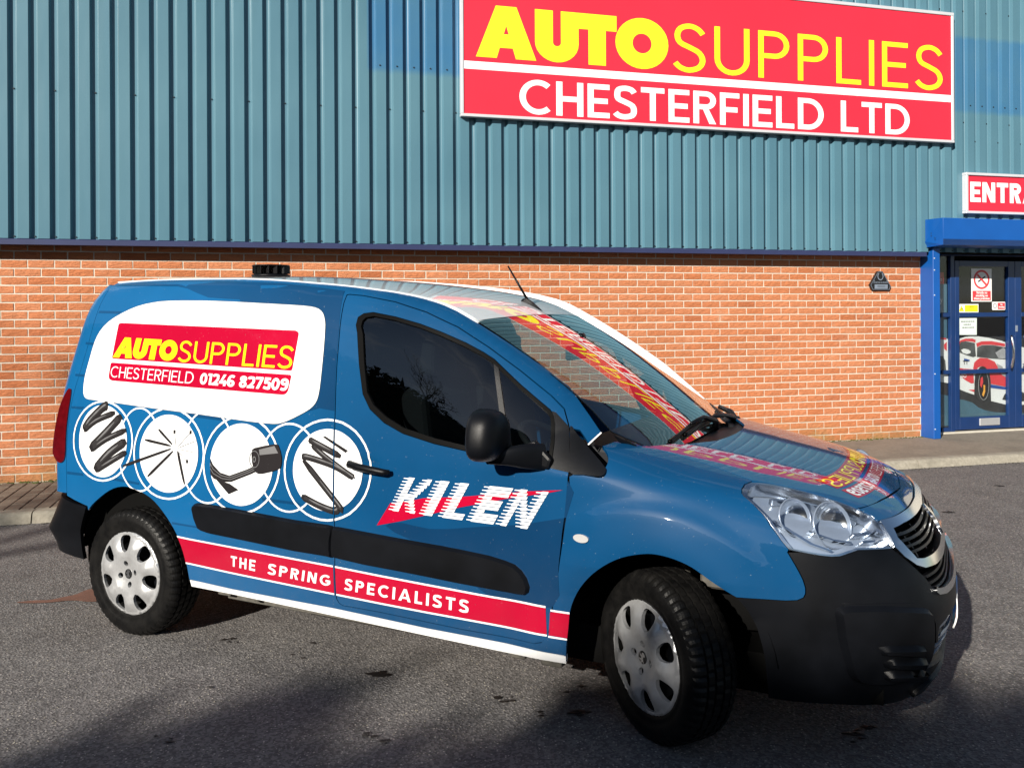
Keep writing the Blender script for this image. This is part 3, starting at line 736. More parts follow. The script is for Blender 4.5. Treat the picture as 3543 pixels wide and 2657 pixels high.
# ------------------------------------------------------------------ teal cladding
cl = bthing('clad_wall', 0, 0, 2.27, 'teal ribbed metal cladding forming the upper wall of the shop', 'cladding')
PIT = .1700; CR0 = -.111; NC = .190; NV = .1505
def clad_profile(k0, k1):
    pts = []
    for k in range(k0, k1):
        r_ = CR0 + k * PIT
        pts += [(r_ - .095, NC - .0003), (r_ - .0925, NC), (r_ - .001, NC), (r_, NC - .001), (r_ + .0135, NV + .001), (r_ + .0150, NV), (r_ + .0560, NV), (r_ + .0590, NV + .0022)]
    pts.append((CR0 + k1 * PIT - .095, NC - .0003)); return pts
ZT = 7.4
for j in range(-6, 15):
    pts = clad_profile(j * 6, j * 6 + 6); v = []; f = []; zs = [2.318, 3.2, 4.2, 5.2, 6.2, ZT]; rr = random.Random(j)
    for z in zs:
        for s, n in pts: v.append((s + (0 if z < 3 else rr.uniform(-.001, .001)), -n, z))
    m_ = len(pts)
    # returned edge so that the sheet ends have thickness
    for i in range(len(zs) - 1):
        for k in range(m_ - 1): a = i * m_ + k; f.append((a, a + 1, a + m_ + 1, a + m_))
    n0 = len(v)
    for s, n in pts: v.append((s, -n + .004, 2.318))
    for k in range(m_ - 1): f.append((k + 1, k, n0 + k, n0 + k + 1))
    bput(mesh_obj('cladding_sheet', v, f, M['clad']), cl)
bbox('backing_wall', cl, -6.2, 14.3, -.30, .146, 2.3155, ZT - .02, M['dark'])
# drip flashing with soffit
fl = MB(); prf = [(0.0, 2.268), (.196, 2.262), (.202, 2.262), (.202, 2.309), (.196, 2.314), (.147, 2.3135), (.147, 2.30), (0.0, 2.30)]
k = len(prf); fl.v = [(-6.2, -n, z) for n, z in prf] + [(9.72, -n, z) for n, z in prf]
for i in range(k): fl.f.append((i, (i + 1) % k, k + (i + 1) % k, k + i))
fl.f += [tuple(range(k)), tuple(range(2 * k - 1, k - 1, -1))]
bput(fl.build('drip_flashing', M['flash']), cl)
bbox('parapet_capping', cl, -6.3, 14.4, -.35, .24, ZT, ZT + .12, M['flash'])
sc = MB()
def screw(s, n, z, r=.009, h=.009):
    c = len(sc.v); k = 8
    for q in range(k): a = 2 * math.pi * q / k; sc.v.append((s + math.cos(a) * r, -n, z + math.sin(a) * r))
    for q in range(k): a = 2 * math.pi * q / k; sc.v.append((s + math.cos(a) * r * .7, -n - h, z + math.sin(a) * r * .7))
    for q in range(k): sc.f.append((c + q, c + (q + 1) % k, c + k + (q + 1) % k, c + k + q))
    sc.f.append(tuple(c + k + q for q in range(k)))
for k in range(-10, 82):
    s = CR0 + k * PIT + .0145 + .026
    screw(s, NV, 2.338)
    if k % 2 == 0: screw(s, NV, 3.675)
    if 19 <= k < 25 or k > 60: screw(s + .07, NC, 4.10)
    if k % 2 == 1 and k > 57: screw(s, NV, 5.25); screw(s, NV, 3.9)
bput(sc.build('screw_caps', M['screw'], kind='stuff'), cl)

# ------------------------------------------------------------------ flat lettering on a plane of the building
def plane_text(name, e, txt, s0, s1, z0, z1, wt, mat, n, track=.10, italic=0.0, given=None):
    if ' ' in txt:
        out = None
        for ps_ in word_polys(txt, wt, track):
            out = plane_text(name, e, '', s0, s1, z0, z1, wt, mat, n, track, italic, ps_)
        return out
    polys = given or norm_text(txt, wt, track)[0]
    Q, F = tri2d(polys)
    V = [(s0 + (s1 - s0) * a + italic * b * (z1 - z0), -n, z0 + (z1 - z0) * b) for a, b in Q]
    nF = [tuple(f) for f in F]; V2 = [(x, y + .0015, z) for x, y, z in V]
    # thin extruded film: front plus rim
    from collections import Counter
    ed = set(); 
    for f in nF:
        for i in range(3): ed.add((f[i], f[(i + 1) % 3]))
    rim = [(b, a, a + len(V), b + len(V)) for a, b in ed if (b, a) not in ed]
    o = mesh_obj(name, V + V2, nF + rim, mat); bm = bmesh.new(); bm.from_mesh(o.data)
    bm.to_mesh(o.data); bm.free()
    return bput(o, e)
def plane_poly(name, e, poly, n, mat, th=.0015, holes=()):
    """flat print in building coordinates (s,z) at distance n from the wall"""
    Q, F = tri2d([poly], holes); V = [(a, -n, b) for a, b in Q]; V2 = [(a, -n + th, b) for a, b in Q]; nF = [tuple(f) for f in F]; ed = set()
    for f in nF:
        for i in range(3): ed.add((f[i], f[(i + 1) % 3]))
    rim = [(b, a, a + len(V), b + len(V)) for a, b in ed if (b, a) not in ed]
    return bput(mesh_obj(name, V + V2, nF + rim, mat), e)
def font_text(name, e, txt, s, z, size, n, mat, align='CENTER', sx=1.0, bold=0.0):
    cu = bpy.data.curves.new(name, 'FONT'); cu.body = txt; cu.size = size; cu.align_x = align; cu.offset = bold; cu.resolution_u = 3; cu.extrude = .0004
    t = bpy.data.objects.new(name, cu); COL.objects.link(t); dg = bpy.context.evaluated_depsgraph_get(); me = bpy.data.meshes.new_from_object(t.evaluated_get(dg)); bpy.data.objects.remove(t)
    me.materials.clear(); me.materials.append(mat)
    for v in me.vertices: x, y, zz = v.co; v.co = (s + x * sx, -n - zz, z + y)
    o = bpy.data.objects.new(name, me); COL.objects.link(o); return bput(o, e)

# ------------------------------------------------------------------ the big sign
sg = bthing('shop_sign', 7.05, .20, 3.62, 'big red shop sign with yellow and white lettering on the cladding', 'sign')
S0, S1_, Z0, Z1 = 4.040, 10.075, 3.622, 5.178; NS = .262
bbox('sign_panel', sg, S0 + .02, S1_ - .02, .192, NS - .012, Z0 + .015, Z1 - .015, M['sign_red'])
for a in ((S0, S1_, Z0, Z0 + .030), (S0, S1_, Z1 - .038, Z1)): bbox('frame_rail', sg, a[0], a[1], .191, NS, a[2], a[3], M['alu_w'], .003)
for a in ((S0 + .001, S0 + .030), (S1_ - .036, S1_ - .001)): bbox('frame_rail', sg, a[0], a[1], .191, NS - .001, Z0 + .031, Z1 - .039, M['alu_w'], .003)
plane_poly('white_stripe', sg, [(S0 + .031, 4.109), (S1_ - .037, 4.106), (S1_ - .037, 4.190), (S0 + .031, 4.190)], NS - .010, M['sign_white'])
plane_text('lettering', sg, 'AUTO', 4.20, 6.345, 4.240, 4.778, .31, M['sign_yellow'], NS - .010, -.02)
plane_text('lettering', sg, 'SUPPLIES', 6.41, 9.915, 4.236, 4.765, .105, M['sign_yellow'], NS - .010, .17)
plane_text('lettering', sg, 'CHESTERFIELD LTD', 4.66, 9.446, 3.683, 4.040, .158, M['sign_white'], NS - .010, .11)
# joints between the three sign boards
for s in (6.55, 8.62): bbox('board_joint', sg, s, s + .0022, NS - .0119, NS - .0108, Z0 + .031, 4.105, M['poster_red'])

es = bthing('entrance_sign', 11.1, .20, 2.79, 'small red entrance sign above the blue door canopy', 'sign')
bbox('sign_panel', es, 10.26, 12.02, .192, .240, 2.80, 3.262, M['sign_red'])
for a in ((10.24, 12.04, 2.785, 2.815), (10.24, 12.04, 3.245, 3.277)): bbox('frame_rail', es, a[0], a[1], .191, .262, a[2], a[3], M['alu_w'], .003)
for a in ((10.241, 10.272), (12.008, 12.039)): bbox('frame_rail', es, a[0], a[1], .191, .261, 2.816, 3.244, M['alu_w'], .003)
plane_text('lettering', es, 'ENTRANCE', 10.315, 11.965, 2.925, 3.168, .22, M['sign_white'], .2422, .10)

# ------------------------------------------------------------------ canopy, column, door set
cp = bthing('door_canopy', 11.5, .2, 2.36, 'bright blue box canopy projecting over the shop entrance', 'canopy')
cz = MB(); pr = [(.1985, 2.70), (.485, 2.695), (.49, 2.69), (.49, 2.449), (.425, 2.385), (.10, 2.365), (-.149, 2.365), (-.149, 2.44), (.146, 2.44), (.1985, 2.44)]
def end(si, dn): return [(si + (.06 if (z < 2.44 and n > .19) else 0) * dn, -n, z) for n, z in pr]
k = len(pr); cz.v = end(9.70, 1) + end(13.6, -1)
for i in range(k): cz.f.append((i, (i + 1) % k, k + (i + 1) % k, k + i))
cz.f += [tuple(range(k)), tuple(range(2 * k - 1, k - 1, -1))]
bput(cz.build('canopy_box', M['col_blue'], bevel=.002), cp)
bbox('canopy_seam', cp, 11.42, 11.424, .4905, .492, 2.452, 2.688, M['frame_blue'])
rv = MB()
for s, z, n in ((9.699, 2.50, .30), (9.699, 2.53, .30), (9.699, 2.47, .36)):
    rv.tube([(s + .001, -n, z), (s - .004, -n, z)], .006, 8)
bput(rv.build('rivets', M['screw'], kind='stuff'), cp)
co = bthing('corner_column', 9.84, .1, PZ, 'bright blue metal corner post between the bricks and the door', 'post')
bbox('post_casing', co, 9.797, 9.895, -.30, .215, PZ, 2.363, M['col_blue'], .004)
cs = MB()
for z in (.20, .86, 1.80, 2.10, 2.24): cs.tube([(9.812, -.214, z), (9.812, -.221, z)], .007, 8)
bput(cs.build('casing_screws', M['screw_w'], kind='stuff'), co)

ds = bthing('entrance_door', 10.95, -.15, .085, 'blue framed glazed double doors with a racing car poster', 'door')
ND = -.15
FB = M['frame_blue']
def fr(name, s0, s1, z0, z1, n1=ND, d=.055, b=.003): return bbox(name, ds, s0, s1, n1 - d, n1, z0, z1, FB, b)
fr('door_jamb', 9.90, 10.235, .10, 2.36, ND - .03)
fr('frame_post', 10.374, 10.432, .10, 2.36); fr('frame_post', 12.45, 12.51, .10, 2.36)
fr('frame_head', 10.236, 12.44, 2.30, 2.36, ND - .001)
fr('sill_rail', 10.237, 10.373, .10, .150, ND - .004)
for z0, z1 in ((.819, .868), (1.533, 1.586)): fr('transom', 10.237, 10.373, z0, z1, ND - .004)
for L0, L1, gl0, gl1 in ((10.436, 11.355, 10.500, 11.255), (11.360, 12.30, 11.462, 12.20)):
    fr('stile', L0, gl0, .116, 2.24, ND + .004); fr('stile', gl1, L1, .116, 2.24, ND + .004)
    fr('bottom_rail', gl0 + .001, gl1 - .001, .116, .272, ND + .003); fr('top_rail', gl0 + .001, gl1 - .001, 2.17, 2.24, ND + .003)
    for z0, z1 in ((.818, .869), (1.532, 1.587)): fr('mid_rail', gl0 + .001, gl1 - .001, z0, z1, ND + .002)
    bbox('glass_pane', ds, gl0 - .01, gl1 + .01, ND - .034, ND - .028, .262, 2.18, M['door_glass'])
bbox('glass_pane', ds, 10.225, 10.386, ND - .042, ND - .036, .14, 2.31, M['door_glass'])
bbox('door_step', ds, 9.90, 12.9, -.32, ND + .05, PZ - .02, .0985, M['threshold'], .004)
bbox('letter_plate', ds, 10.791, 11.103, ND + .0035, ND + .018, .160, .252, M['alu'], .004)
for s in (11.232, 11.432):
    h = MB(); n0 = -(ND + .01)
    h.tube([(s, n0 - .062 - .035 * math.sin(math.pi * t / 12), .885 + .41 * t / 12) for t in range(13)], .013, 10)
    for z in (.92, 1.262): h.tube([(s, n0 - .07, z), (s + .05, n0 + .004, z)], .009, 8)
    bput(h.build('pull_handle', M['chrome'], smooth=True), ds)
bbox('lock_plate', ds, 11.36, 11.395, ND + .0045, ND + .012, 1.34, 1.42, M['satin'], .002)
# posters and stickers sit on the glass
def shp(name, pts, lvl, mat): return plane_poly(name, ds, pts, ND - .0355 - .0 + (.0 if False else 0) - .0, mat) 
NP = ND - .062
def pp(pts, lvl, mat, e): return plane_poly('print', e, pts, NP + lvl * .0024, mat)
ps = bthing('car_poster', 11.2, NP, .15, 'large window poster of a red and white racing car behind the door glass', 'poster')
def pq_(pts): return [(10.5 + (x - 720) * .755 / 730, .87 - (y - 530) * .000881) for x, y in pts]
pp([(10.236, .15), (12.3, .15), (12.3, 1.28), (10.236, 1.28)], 0, M['poster_dark'], ps)
pp(pq_([(455, 1330), (2460, 1330), (2460, 1260), (1900, 1210), (1450, 1175), (1300, 1165), (1150, 1130), (1050, 1085), (960, 1010), (840, 970), (740, 950), (600, 900), (455, 860)]), 1, M['poster_teal'], ps)
pp(pq_([(455, 690), (600, 720), (720, 790), (850, 850), (985, 900), (1000, 600), (1230, 600), (1240, 1000), (1460, 1060), (1900, 1080), (2460, 1080), (2460, 300), (1800, 250), (1450, 150), (1400, 128), (1200, 82), (1050, 60), (950, 54), (850, 65), (760, 95), (700, 130), (600, 90), (455, 75)]), 2, M['poster_white'], ps)
pp(pq_([(722, 240), (740, 170), (790, 110), (860, 90), (960, 90), (1010, 110), (1005, 150), (960, 135), (860, 125), (790, 140), (750, 240), (735, 290)]), 3, M['poster_red'], ps)
pp(pq_([(1018, 160), (1100, 132), (1250, 132), (1450, 172), (1450, 215), (1250, 185), (1100, 185), (1030, 215)]), 3, M['poster_red'], ps)
pp(pq_([(745, 275), (785, 135), (860, 128), (995, 155), (1010, 345), (970, 358), (850, 320)]), 4, M['poster_glass'], ps)
pp(pq_([(1025, 355), (1030, 220), (1100, 190), (1260, 190), (1500, 235), (1560, 395), (1450, 400), (1250, 385)]), 4, M['poster_glass'], ps)
pp(pq_([(1300, 300), (1420, 230), (1520, 300), (1540, 390), (1350, 385)]), 5, M['poster_grey'], ps)
pp(pq_([(788, 250), (830, 232), (890, 245), (930, 272), (922, 300), (870, 312), (810, 290)]), 6, M['poster_white'], ps)
pp(pq_([(970, 520), (985, 440), (1030, 395), (1075, 370), (1180, 380), (1290, 430), (1345, 520), (1480, 540), (1700, 560), (1700, 820), (1460, 800), (1225, 750), (1200, 600), (1150, 520), (1090, 490), (1040, 510), (990, 590)]), 4, M['poster_red'], ps)
pp(pq_([(725, 500), (830, 520), (960, 530), (970, 560), (980, 730), (940, 735), (860, 690), (760, 610), (725, 560)]), 4, M['poster_red'], ps)
pp(pq_([(900, 825), (985, 825), (985, 860)]), 4, M['poster_red'], ps)
pp(pq_([(1228, 758), (1460, 805), (1700, 810), (1650, 850), (1410, 835), (1228, 808)]), 5, M['poster_blue'], ps)
pp(pq_([(1105 + 122 * math.cos(R(a)), 750 + 258 * math.sin(R(a))) for a in range(0, 360, 12)]), 6, M['poster_dark'], ps)
pp(pq_([(1115 + 78 * math.cos(R(a)), 770 + 205 * math.sin(R(a))) for a in range(0, 360, 15)]), 7, M['black_print'], ps)
rq = [(1115 + 80 * math.cos(R(a)), 770 + 210 * math.sin(R(a))) for a in range(0, 360, 15)]; rq2 = [(1115 + 75 * math.cos(R(a)), 770 + 203 * math.sin(R(a))) for a in range(0, 360, 15)]
plane_poly('print', ps, pq_(rq), NP + 8 * .0024, M['poster_grey'], holes=[pq_(rq2)])
pp(pq_([(1070, 660), (1100, 640), (1105, 720), (1080, 800), (1060, 760)]), 9, M['poster_red'], ps); pp(pq_([(1110, 760), (1135, 765), (1135, 860), (1110, 930), (1090, 900), (1112, 830)]), 9, M['poster_orange'], ps)
pp(pq_([(1320, 460), (1400, 500), (1450, 600), (1455, 660), (1400, 630), (1340, 540)]), 6, M['poster_grey'], ps)
pp(pq_([(1400, 980), (1440, 900), (1700, 880), (1900, 1000), (1600, 1030)]), 6, M['poster_dark'], ps)
pp(pq_([(470, 340), (520, 330), (560, 400), (570, 540), (500, 540), (470, 450)]), 4, M['poster_glass'], ps)
pp(pq_([(450, 60), (575, 80), (575, 100), (450, 90)]), 5, M['poster_red'], ps); pp(pq_([(540, 170), (580, 130), (580, 260), (545, 230)]), 5, M['poster_red'], ps)
pp(pq_([(835, 372), (915, 395), (905, 418), (828, 398)]), 6, M['poster_blue'], ps)
font_text('print', ps, 'ENSO', 10.505, .765, .075, NP + .0145, M['poster_white'], 'LEFT', .75, .002)
font_text('print', ps, 'TT', 10.635, .935, .065, NP + .0165, M['poster_dark'], 'CENTER', 1.0, .001)
NG = ND - .026
ns = bthing('no_smoking_notice', 10.87, NG, 1.72, 'tall white no smoking notice on the door glass', 'notice')
plane_poly('notice_sheet', ns, [(10.710, 1.725), (11.024, 1.725), (11.024, 2.142), (10.710, 2.142)], NG, M['signpaper'])
plane_poly('red_panel', ns, [(10.728, 1.738), (11.008, 1.738), (11.008, 1.862), (10.728, 1.862)], NG + .002, M['poster_red'])
cxs, czs = 10.868, 2.005
ringo = [(cxs + .122 * math.cos(R(a)), czs + .122 * math.sin(R(a))) for a in range(0, 360, 12)]; ringi = [(cxs + .097 * math.cos(R(a)), czs + .097 * math.sin(R(a))) for a in range(0, 360, 12)]
plane_poly('red_ring', ns, ringo, NG + .002, M['poster_red'], holes=[ringi])
plane_poly('cigarette', ns, [(10.81, 1.985), (10.82, 1.97), (10.93, 2.035), (10.92, 2.05)], NG + .002, M['black_print'])
plane_poly('red_bar', ns, [(10.79, 2.06), (10.808, 2.078), (10.946, 1.948), (10.928, 1.93)], NG + .004, M['poster_red'])
for i, t_ in enumerate(('Strictly no', 'smoking on', 'these premises')): font_text('print', ns, t_, 10.868, 1.826 - i * .037, .040, NG + .004, M['signpaper'], bold=.0012)
ca = bthing('caution_sticker', 10.66, NG, 1.59, 'small yellow and white caution sticker on the door glass', 'sticker')
plane_poly('sticker', ca, [(10.504, 1.589), (10.818, 1.589), (10.818, 1.695), (10.504, 1.695)], NG, M['signpaper'])
plane_poly('yellow_panel', ca, [(10.608, 1.598), (10.808, 1.598), (10.808, 1.682), (10.608, 1.682)], NG + .002, M['sign_yellow'])
plane_poly('warning_triangle', ca, [(10.518, 1.603), (10.598, 1.603), (10.558, 1.678)], NG + .002, M['sign_yellow']); plane_poly('warning_mark', ca, [(10.537, 1.62), (10.577, 1.632), (10.577, 1.642), (10.537, 1.630)], NG + .004, M['black_print'])
font_text('print', ca, 'Caution', 10.708, 1.655, .032, NG + .004, M['black_print']); plane_poly('print', ca, [(10.66, 1.634), (10.76, 1.634), (10.76, 1.638), (10.66, 1.638)], NG + .004, M['black_print']); plane_poly('print', ca, [(10.64, 1.612), (10.775, 1.612), (10.775, 1.617), (10.64, 1.617)], NG + .004, M['black_print'])
nk = bthing('no_smoking_sticker', 11.13, NG, 1.62, 'little white and red no smoking sticker beside the tall notice', 'sticker')
plane_poly('sticker', nk, roundc([(11.030, 1.618), (11.235, 1.618), (11.235, 1.722), (11.030, 1.722)], .012, 3), NG, M['signpaper'])
plane_poly('red_panel', nk, [(11.115, 1.628), (11.228, 1.628), (11.228, 1.710), (11.115, 1.710)], NG + .002, M['poster_red'])
plane_poly('ring', nk, [(11.072 + .030 * math.cos(R(a)), 1.67 + .032 * math.sin(R(a))) for a in range(0, 360, 20)], NG + .002, M['poster_dark'], holes=[[(11.072 + .024 * math.cos(R(a)), 1.67 + .026 * math.sin(R(a))) for a in range(0, 360, 20)]])
font_text('print', nk, 'No', 11.172, 1.678, .026, NG + .004, M['signpaper'], bold=.001); font_text('print', nk, 'Smoking', 11.172, 1.648, .026, NG + .004, M['signpaper'], bold=.001)
pa = bthing('paper_note', 10.65, NG, 1.31, 'pale green sheet of paper taped below the door rail', 'notice')
plane_poly('paper_sheet', pa, [(10.508, 1.308), (10.790, 1.304), (10.792, 1.520), (10.508, 1.523)], NG, M['paper'])
for i, (a, b) in enumerate(((10.55, 10.75), (10.59, 10.69), (10.57, 10.73))):
    rr = random.Random(i); x = a
    while x < b:
        L = rr.uniform(.012, .03); plane_poly('print', pa, [(x, 1.470 - i * .038), (x + L, 1.470 - i * .038), (x + L, 1.480 - i * .038), (x, 1.480 - i * .038)], NG + .002, M['poster_dark']); x += L + .008
# sidelight poster with white lettering
sl = bthing('sidelight_poster', 10.3, NP, 1.59, 'grey sidelight poster with a red strip left of the doors', 'poster')
plane_poly('print', sl, [(10.236, 1.59), (10.372, 1.59), (10.372, 1.947), (10.236, 1.947)], NP + .002, M['poster_teal']); plane_poly('print', sl, [(10.236, .88), (10.372, .88), (10.372, 1.53), (10.236, 1.53)], NP + .0005, M['poster_teal'])
plane_poly('red_strip', sl, [(10.236, 1.948), (10.322, 1.948), (10.322, 2.094), (10.236, 2.094)], NP + .003, M['poster_red'])
font_text('print', sl, 'ty', 10.268, 1.715, .10, NP + .005, M['signpaper'], 'CENTER', .8); font_text('print', sl, 'so', 10.268, 1.985, .07, NP + .006, M['signpaper'], 'CENTER', .8)
# dark shop room behind the glass
room = bthing('shop_interior', 11.3, -1.2, .1, 'dark shop interior seen through the glazed doors', 'room')
rm = MB()
a0, a1, b0, b1, c0, c1 = 9.9, 12.9, .33, 2.6, .08, 2.37
rm.quad((a0, b1, c0), (a1, b1, c0), (a1, b1, c1), (a0, b1, c1)); rm.quad((a0, b0, c0), (a0, b1, c0), (a0, b1, c1), (a0, b0, c1)); rm.quad((a1, b1, c0), (a1, b0, c0), (a1, b0, c1), (a1, b1, c1)); rm.quad((a0, b0, c0), (a1, b0, c0), (a1, b1, c0), (a0, b1, c0)); rm.quad((a0, b0, c1), (a0, b1, c1), (a1, b1, c1), (a1, b0, c1))
bput(mesh_obj('room_walls', rm.v, rm.f, M['interior']), room)
bbox('right_wall', bw, 12.52, 30, -.30, 0.0, 0.0, 2.30, M['mortar'])

# plaque
pq = bthing('wall_plaque', 9.2, .03, 1.86, 'small black award plaque with a laurel wreath on the bricks', 'plaque')
P6 = [(9.165, 2.090), (9.235, 2.090), (9.350, 1.915), (9.330, 1.862), (9.088, 1.862), (9.056, 1.925)]
o = MB(); o.prism(P6, -.034, .002); bput(o.build('plaque_body', M['plastic_gl'], bevel=.004), pq)
ins = inset(P6, .008); ins2 = inset(P6, .012); plane_poly('silver_border', pq, ins, .0352, M['satin'], holes=[ins2])
wr = [(9.200 + .036 * math.cos(R(a)), 2.030 + .043 * math.sin(R(a))) for a in range(-235, 56, 10)]
Q, F = tri2d(strip(wr, .010)); bput(mesh_obj('laurel_wreath', [(a, -.0355, b) for a, b in Q], [tuple(f) for f in F], M['satin']), pq)
font_text('print', pq, 'INVESTOR IN PEOPLE', 9.202, 1.948, .021, .0354, M['satin'], bold=.0005)
plane_poly('name_plate', pq, [(9.118, 1.880), (9.300, 1.880), (9.300, 1.932), (9.118, 1.932)], .0365, M['satin'])
for z in (1.898, 1.914): plane_poly('print', pq, [(9.155, z), (9.265, z), (9.265, z + .004), (9.155, z + .004)], .038, M['poster_dark'])
sp_ = MB()
for s in (9.115, 9.290): sp_.tube([(s, -.034, 1.975), (s, -.039, 1.975)], .005, 8)
bput(sp_.build('fixing_screws', M['satin'], kind='stuff'), pq)

# outlines on the van body (metres)
TRACED = {}
TRACED['win_outer'] = [(2.062, 1.546), (2.047, 1.581), (2.049, 1.615), (2.074, 1.631), (2.123, 1.636), (2.244, 1.616), (2.378, 1.584), (2.491, 1.548), (2.607, 1.504), (2.690, 1.466), (2.743, 1.437), (2.799, 1.394), (2.876, 1.335), (2.951, 1.282), (3.012, 1.240), (3.033, 1.217), (3.044, 1.188), (3.058, 1.118), (3.064, 1.056), (3.052, 1.032), (3.023, 1.027), (2.961, 1.035), (2.862, 1.049), (2.682, 1.068), (2.530, 1.088), (2.371, 1.121), (2.270, 1.161), (2.189, 1.215), (2.142, 1.278), (2.099, 1.407)]
TRACED['win_glass'] = [(2.093, 1.539), (2.075, 1.574), (2.077, 1.599), (2.092, 1.614), (2.132, 1.620), (2.248, 1.601), (2.382, 1.568), (2.495, 1.532), (2.611, 1.487), (2.694, 1.450), (2.740, 1.424), (2.795, 1.383), (2.873, 1.324), (2.947, 1.271), (3.002, 1.231), (3.020, 1.214), (3.029, 1.187), (3.044, 1.118), (3.048, 1.066), (3.032, 1.048), (2.958, 1.052), (2.860, 1.065), (2.680, 1.087), (2.528, 1.109), (2.369, 1.144), (2.275, 1.186), (2.204, 1.233), (2.163, 1.285), (2.126, 1.407)]
TRACED['divider'] = [(2.745, 1.424), (2.768, 1.410), (2.833, 1.222), (2.896, 1.058), (2.868, 1.056), (2.810, 1.224)]
TRACED['door_trim'] = [(3.022, 1.235), (3.039, 1.229), (3.100, 1.177), (3.126, 1.092), (3.145, 1.014), (3.029, 1.029), (3.057, 1.038), (3.066, 1.061), (3.060, 1.118), (3.045, 1.188)]
TRACED['sail_trim'] = [(3.105, 1.177), (3.138, 1.148), (3.201, 1.097), (3.279, 1.039), (3.289, 1.027), (3.287, 1.015), (3.267, 1.007), (3.203, 1.009), (3.149, 1.014), (3.128, 1.092)]
TRACED['door_rear'] = [(1.951, 1.720), (1.949, 1.682), (1.954, 1.617), (1.966, 1.510), (1.976, 1.404), (1.989, 1.300), (2.002, 1.197), (2.012, 1.095), (2.019, 0.992), (2.020, 0.923), (2.023, 0.682), (2.022, 0.563), (2.018, 0.457), (2.017, 0.407), (2.021, 0.368), (2.034, 0.349), (2.053, 0.341)]
TRACED['door_bot'] = [(2.250, 0.341), (2.658, 0.330), (2.996, 0.331), (3.032, 0.343), (3.054, 0.368), (3.065, 0.402), (3.078, 0.479), (3.094, 0.562), (3.111, 0.638), (3.123, 0.730), (3.132, 0.819), (3.138, 0.920), (3.141, 0.914), (3.146, 1.010)]
TRACED['door_top'] = [(3.104, 1.171), (3.093, 1.194), (3.067, 1.244), (3.007, 1.293), (2.862, 1.392), (2.710, 1.487), (2.554, 1.573), (2.392, 1.638), (2.221, 1.685), (2.045, 1.715), (1.965, 1.722)]
TRACED['roof_edge'] = [(0.340, 1.800), (0.391, 1.806), (0.447, 1.811), (0.733, 1.818), (1.177, 1.815), (1.592, 1.795), (1.974, 1.754), (2.215, 1.718), (2.432, 1.672), (2.542, 1.625), (2.611, 1.591), (2.745, 1.517), (2.900, 1.423), (3.090, 1.292)]
TRACED['seam_rear'] = [(0.346, 1.792), (0.321, 1.671), (0.308, 1.568), (0.300, 1.484), (0.287, 1.397), (0.275, 1.317), (0.260, 1.258), (0.246, 1.217), (0.244, 1.117), (0.241, 1.029), (0.238, 0.950), (0.242, 0.826), (0.243, 0.692)]
TRACED['arch_rear'] = [(0.362, 0.403), (0.358, 0.487), (0.374, 0.539), (0.415, 0.606), (0.472, 0.658), (0.582, 0.726), (0.676, 0.754), (0.767, 0.750), (0.878, 0.716), (0.964, 0.655), (1.038, 0.577), (1.086, 0.497), (1.112, 0.414), (1.123, 0.333), (1.134, 0.302)]
TRACED['sill_top'] = [(1.128, 0.334), (1.397, 0.324), (2.009, 0.320), (2.485, 0.306), (2.856, 0.304), (3.122, 0.299)]
TRACED['sill_bot'] = [(1.134, 0.302), (1.393, 0.300), (2.004, 0.286), (2.482, 0.274), (2.852, 0.266), (3.121, 0.267)]
TRACED['strip_rear'] = [(1.179, 0.692), (1.183, 0.704), (1.203, 0.711), (1.320, 0.710), (1.517, 0.702), (1.797, 0.689), (2.011, 0.686), (2.014, 0.670), (2.005, 0.631), (2.004, 0.589), (2.007, 0.560), (1.973, 0.563), (1.795, 0.565), (1.610, 0.574), (1.417, 0.583), (1.277, 0.589), (1.237, 0.595), (1.216, 0.604), (1.192, 0.647)]
TRACED['strip_front'] = [(2.026, 0.684), (2.182, 0.677), (2.345, 0.669), (2.502, 0.663), (2.653, 0.657), (2.798, 0.647), (2.869, 0.636), (2.911, 0.626), (2.939, 0.608), (2.961, 0.583), (2.973, 0.554), (2.970, 0.538), (2.957, 0.528), (2.924, 0.526), (2.796, 0.529), (2.650, 0.533), (2.499, 0.540), (2.342, 0.546), (2.179, 0.551), (2.021, 0.562), (2.017, 0.598), (2.019, 0.640)]
TRACED['red_top'] = [(1.065, 0.538), (1.070, 0.536), (1.415, 0.526), (2.022, 0.509), (2.260, 0.500), (2.498, 0.493), (2.795, 0.485), (3.078, 0.485), (3.151, 0.482)]
TRACED['red_bot'] = [(1.113, 0.422), (1.407, 0.410), (2.016, 0.393), (2.253, 0.387), (2.492, 0.383), (2.862, 0.380), (3.054, 0.380), (3.129, 0.374)]
TRACED['white_panel'] = [(0.346, 1.203), (0.333, 1.236), (0.328, 1.302), (0.340, 1.401), (0.352, 1.485), (0.378, 1.544), (0.431, 1.594), (0.514, 1.636), (0.620, 1.673), (0.729, 1.692), (0.840, 1.700), (1.060, 1.699), (1.272, 1.692), (1.475, 1.682), (1.669, 1.672), (1.763, 1.665), (1.816, 1.654), (1.850, 1.632), (1.871, 1.595), (1.880, 1.559), (1.891, 1.473), (1.901, 1.332), (1.900, 1.262), (1.888, 1.227), (1.861, 1.201), (1.811, 1.174), (1.742, 1.143), (1.688, 1.127), (1.623, 1.125), (1.498, 1.129), (1.195, 1.146), (0.872, 1.161), (0.523, 1.181), (0.423, 1.184), (0.372, 1.188)]
TRACED['red_panel1'] = [(0.530, 1.587), (1.715, 1.553), (1.733, 1.544), (1.735, 1.529), (1.731, 1.367), (0.516, 1.400), (0.514, 1.569), (0.514, 1.582)]
TRACED['red_panel2'] = [(0.514, 1.380), (1.732, 1.349), (1.725, 1.277), (1.714, 1.261), (1.696, 1.257), (0.546, 1.287), (0.523, 1.295), (0.516, 1.311)]
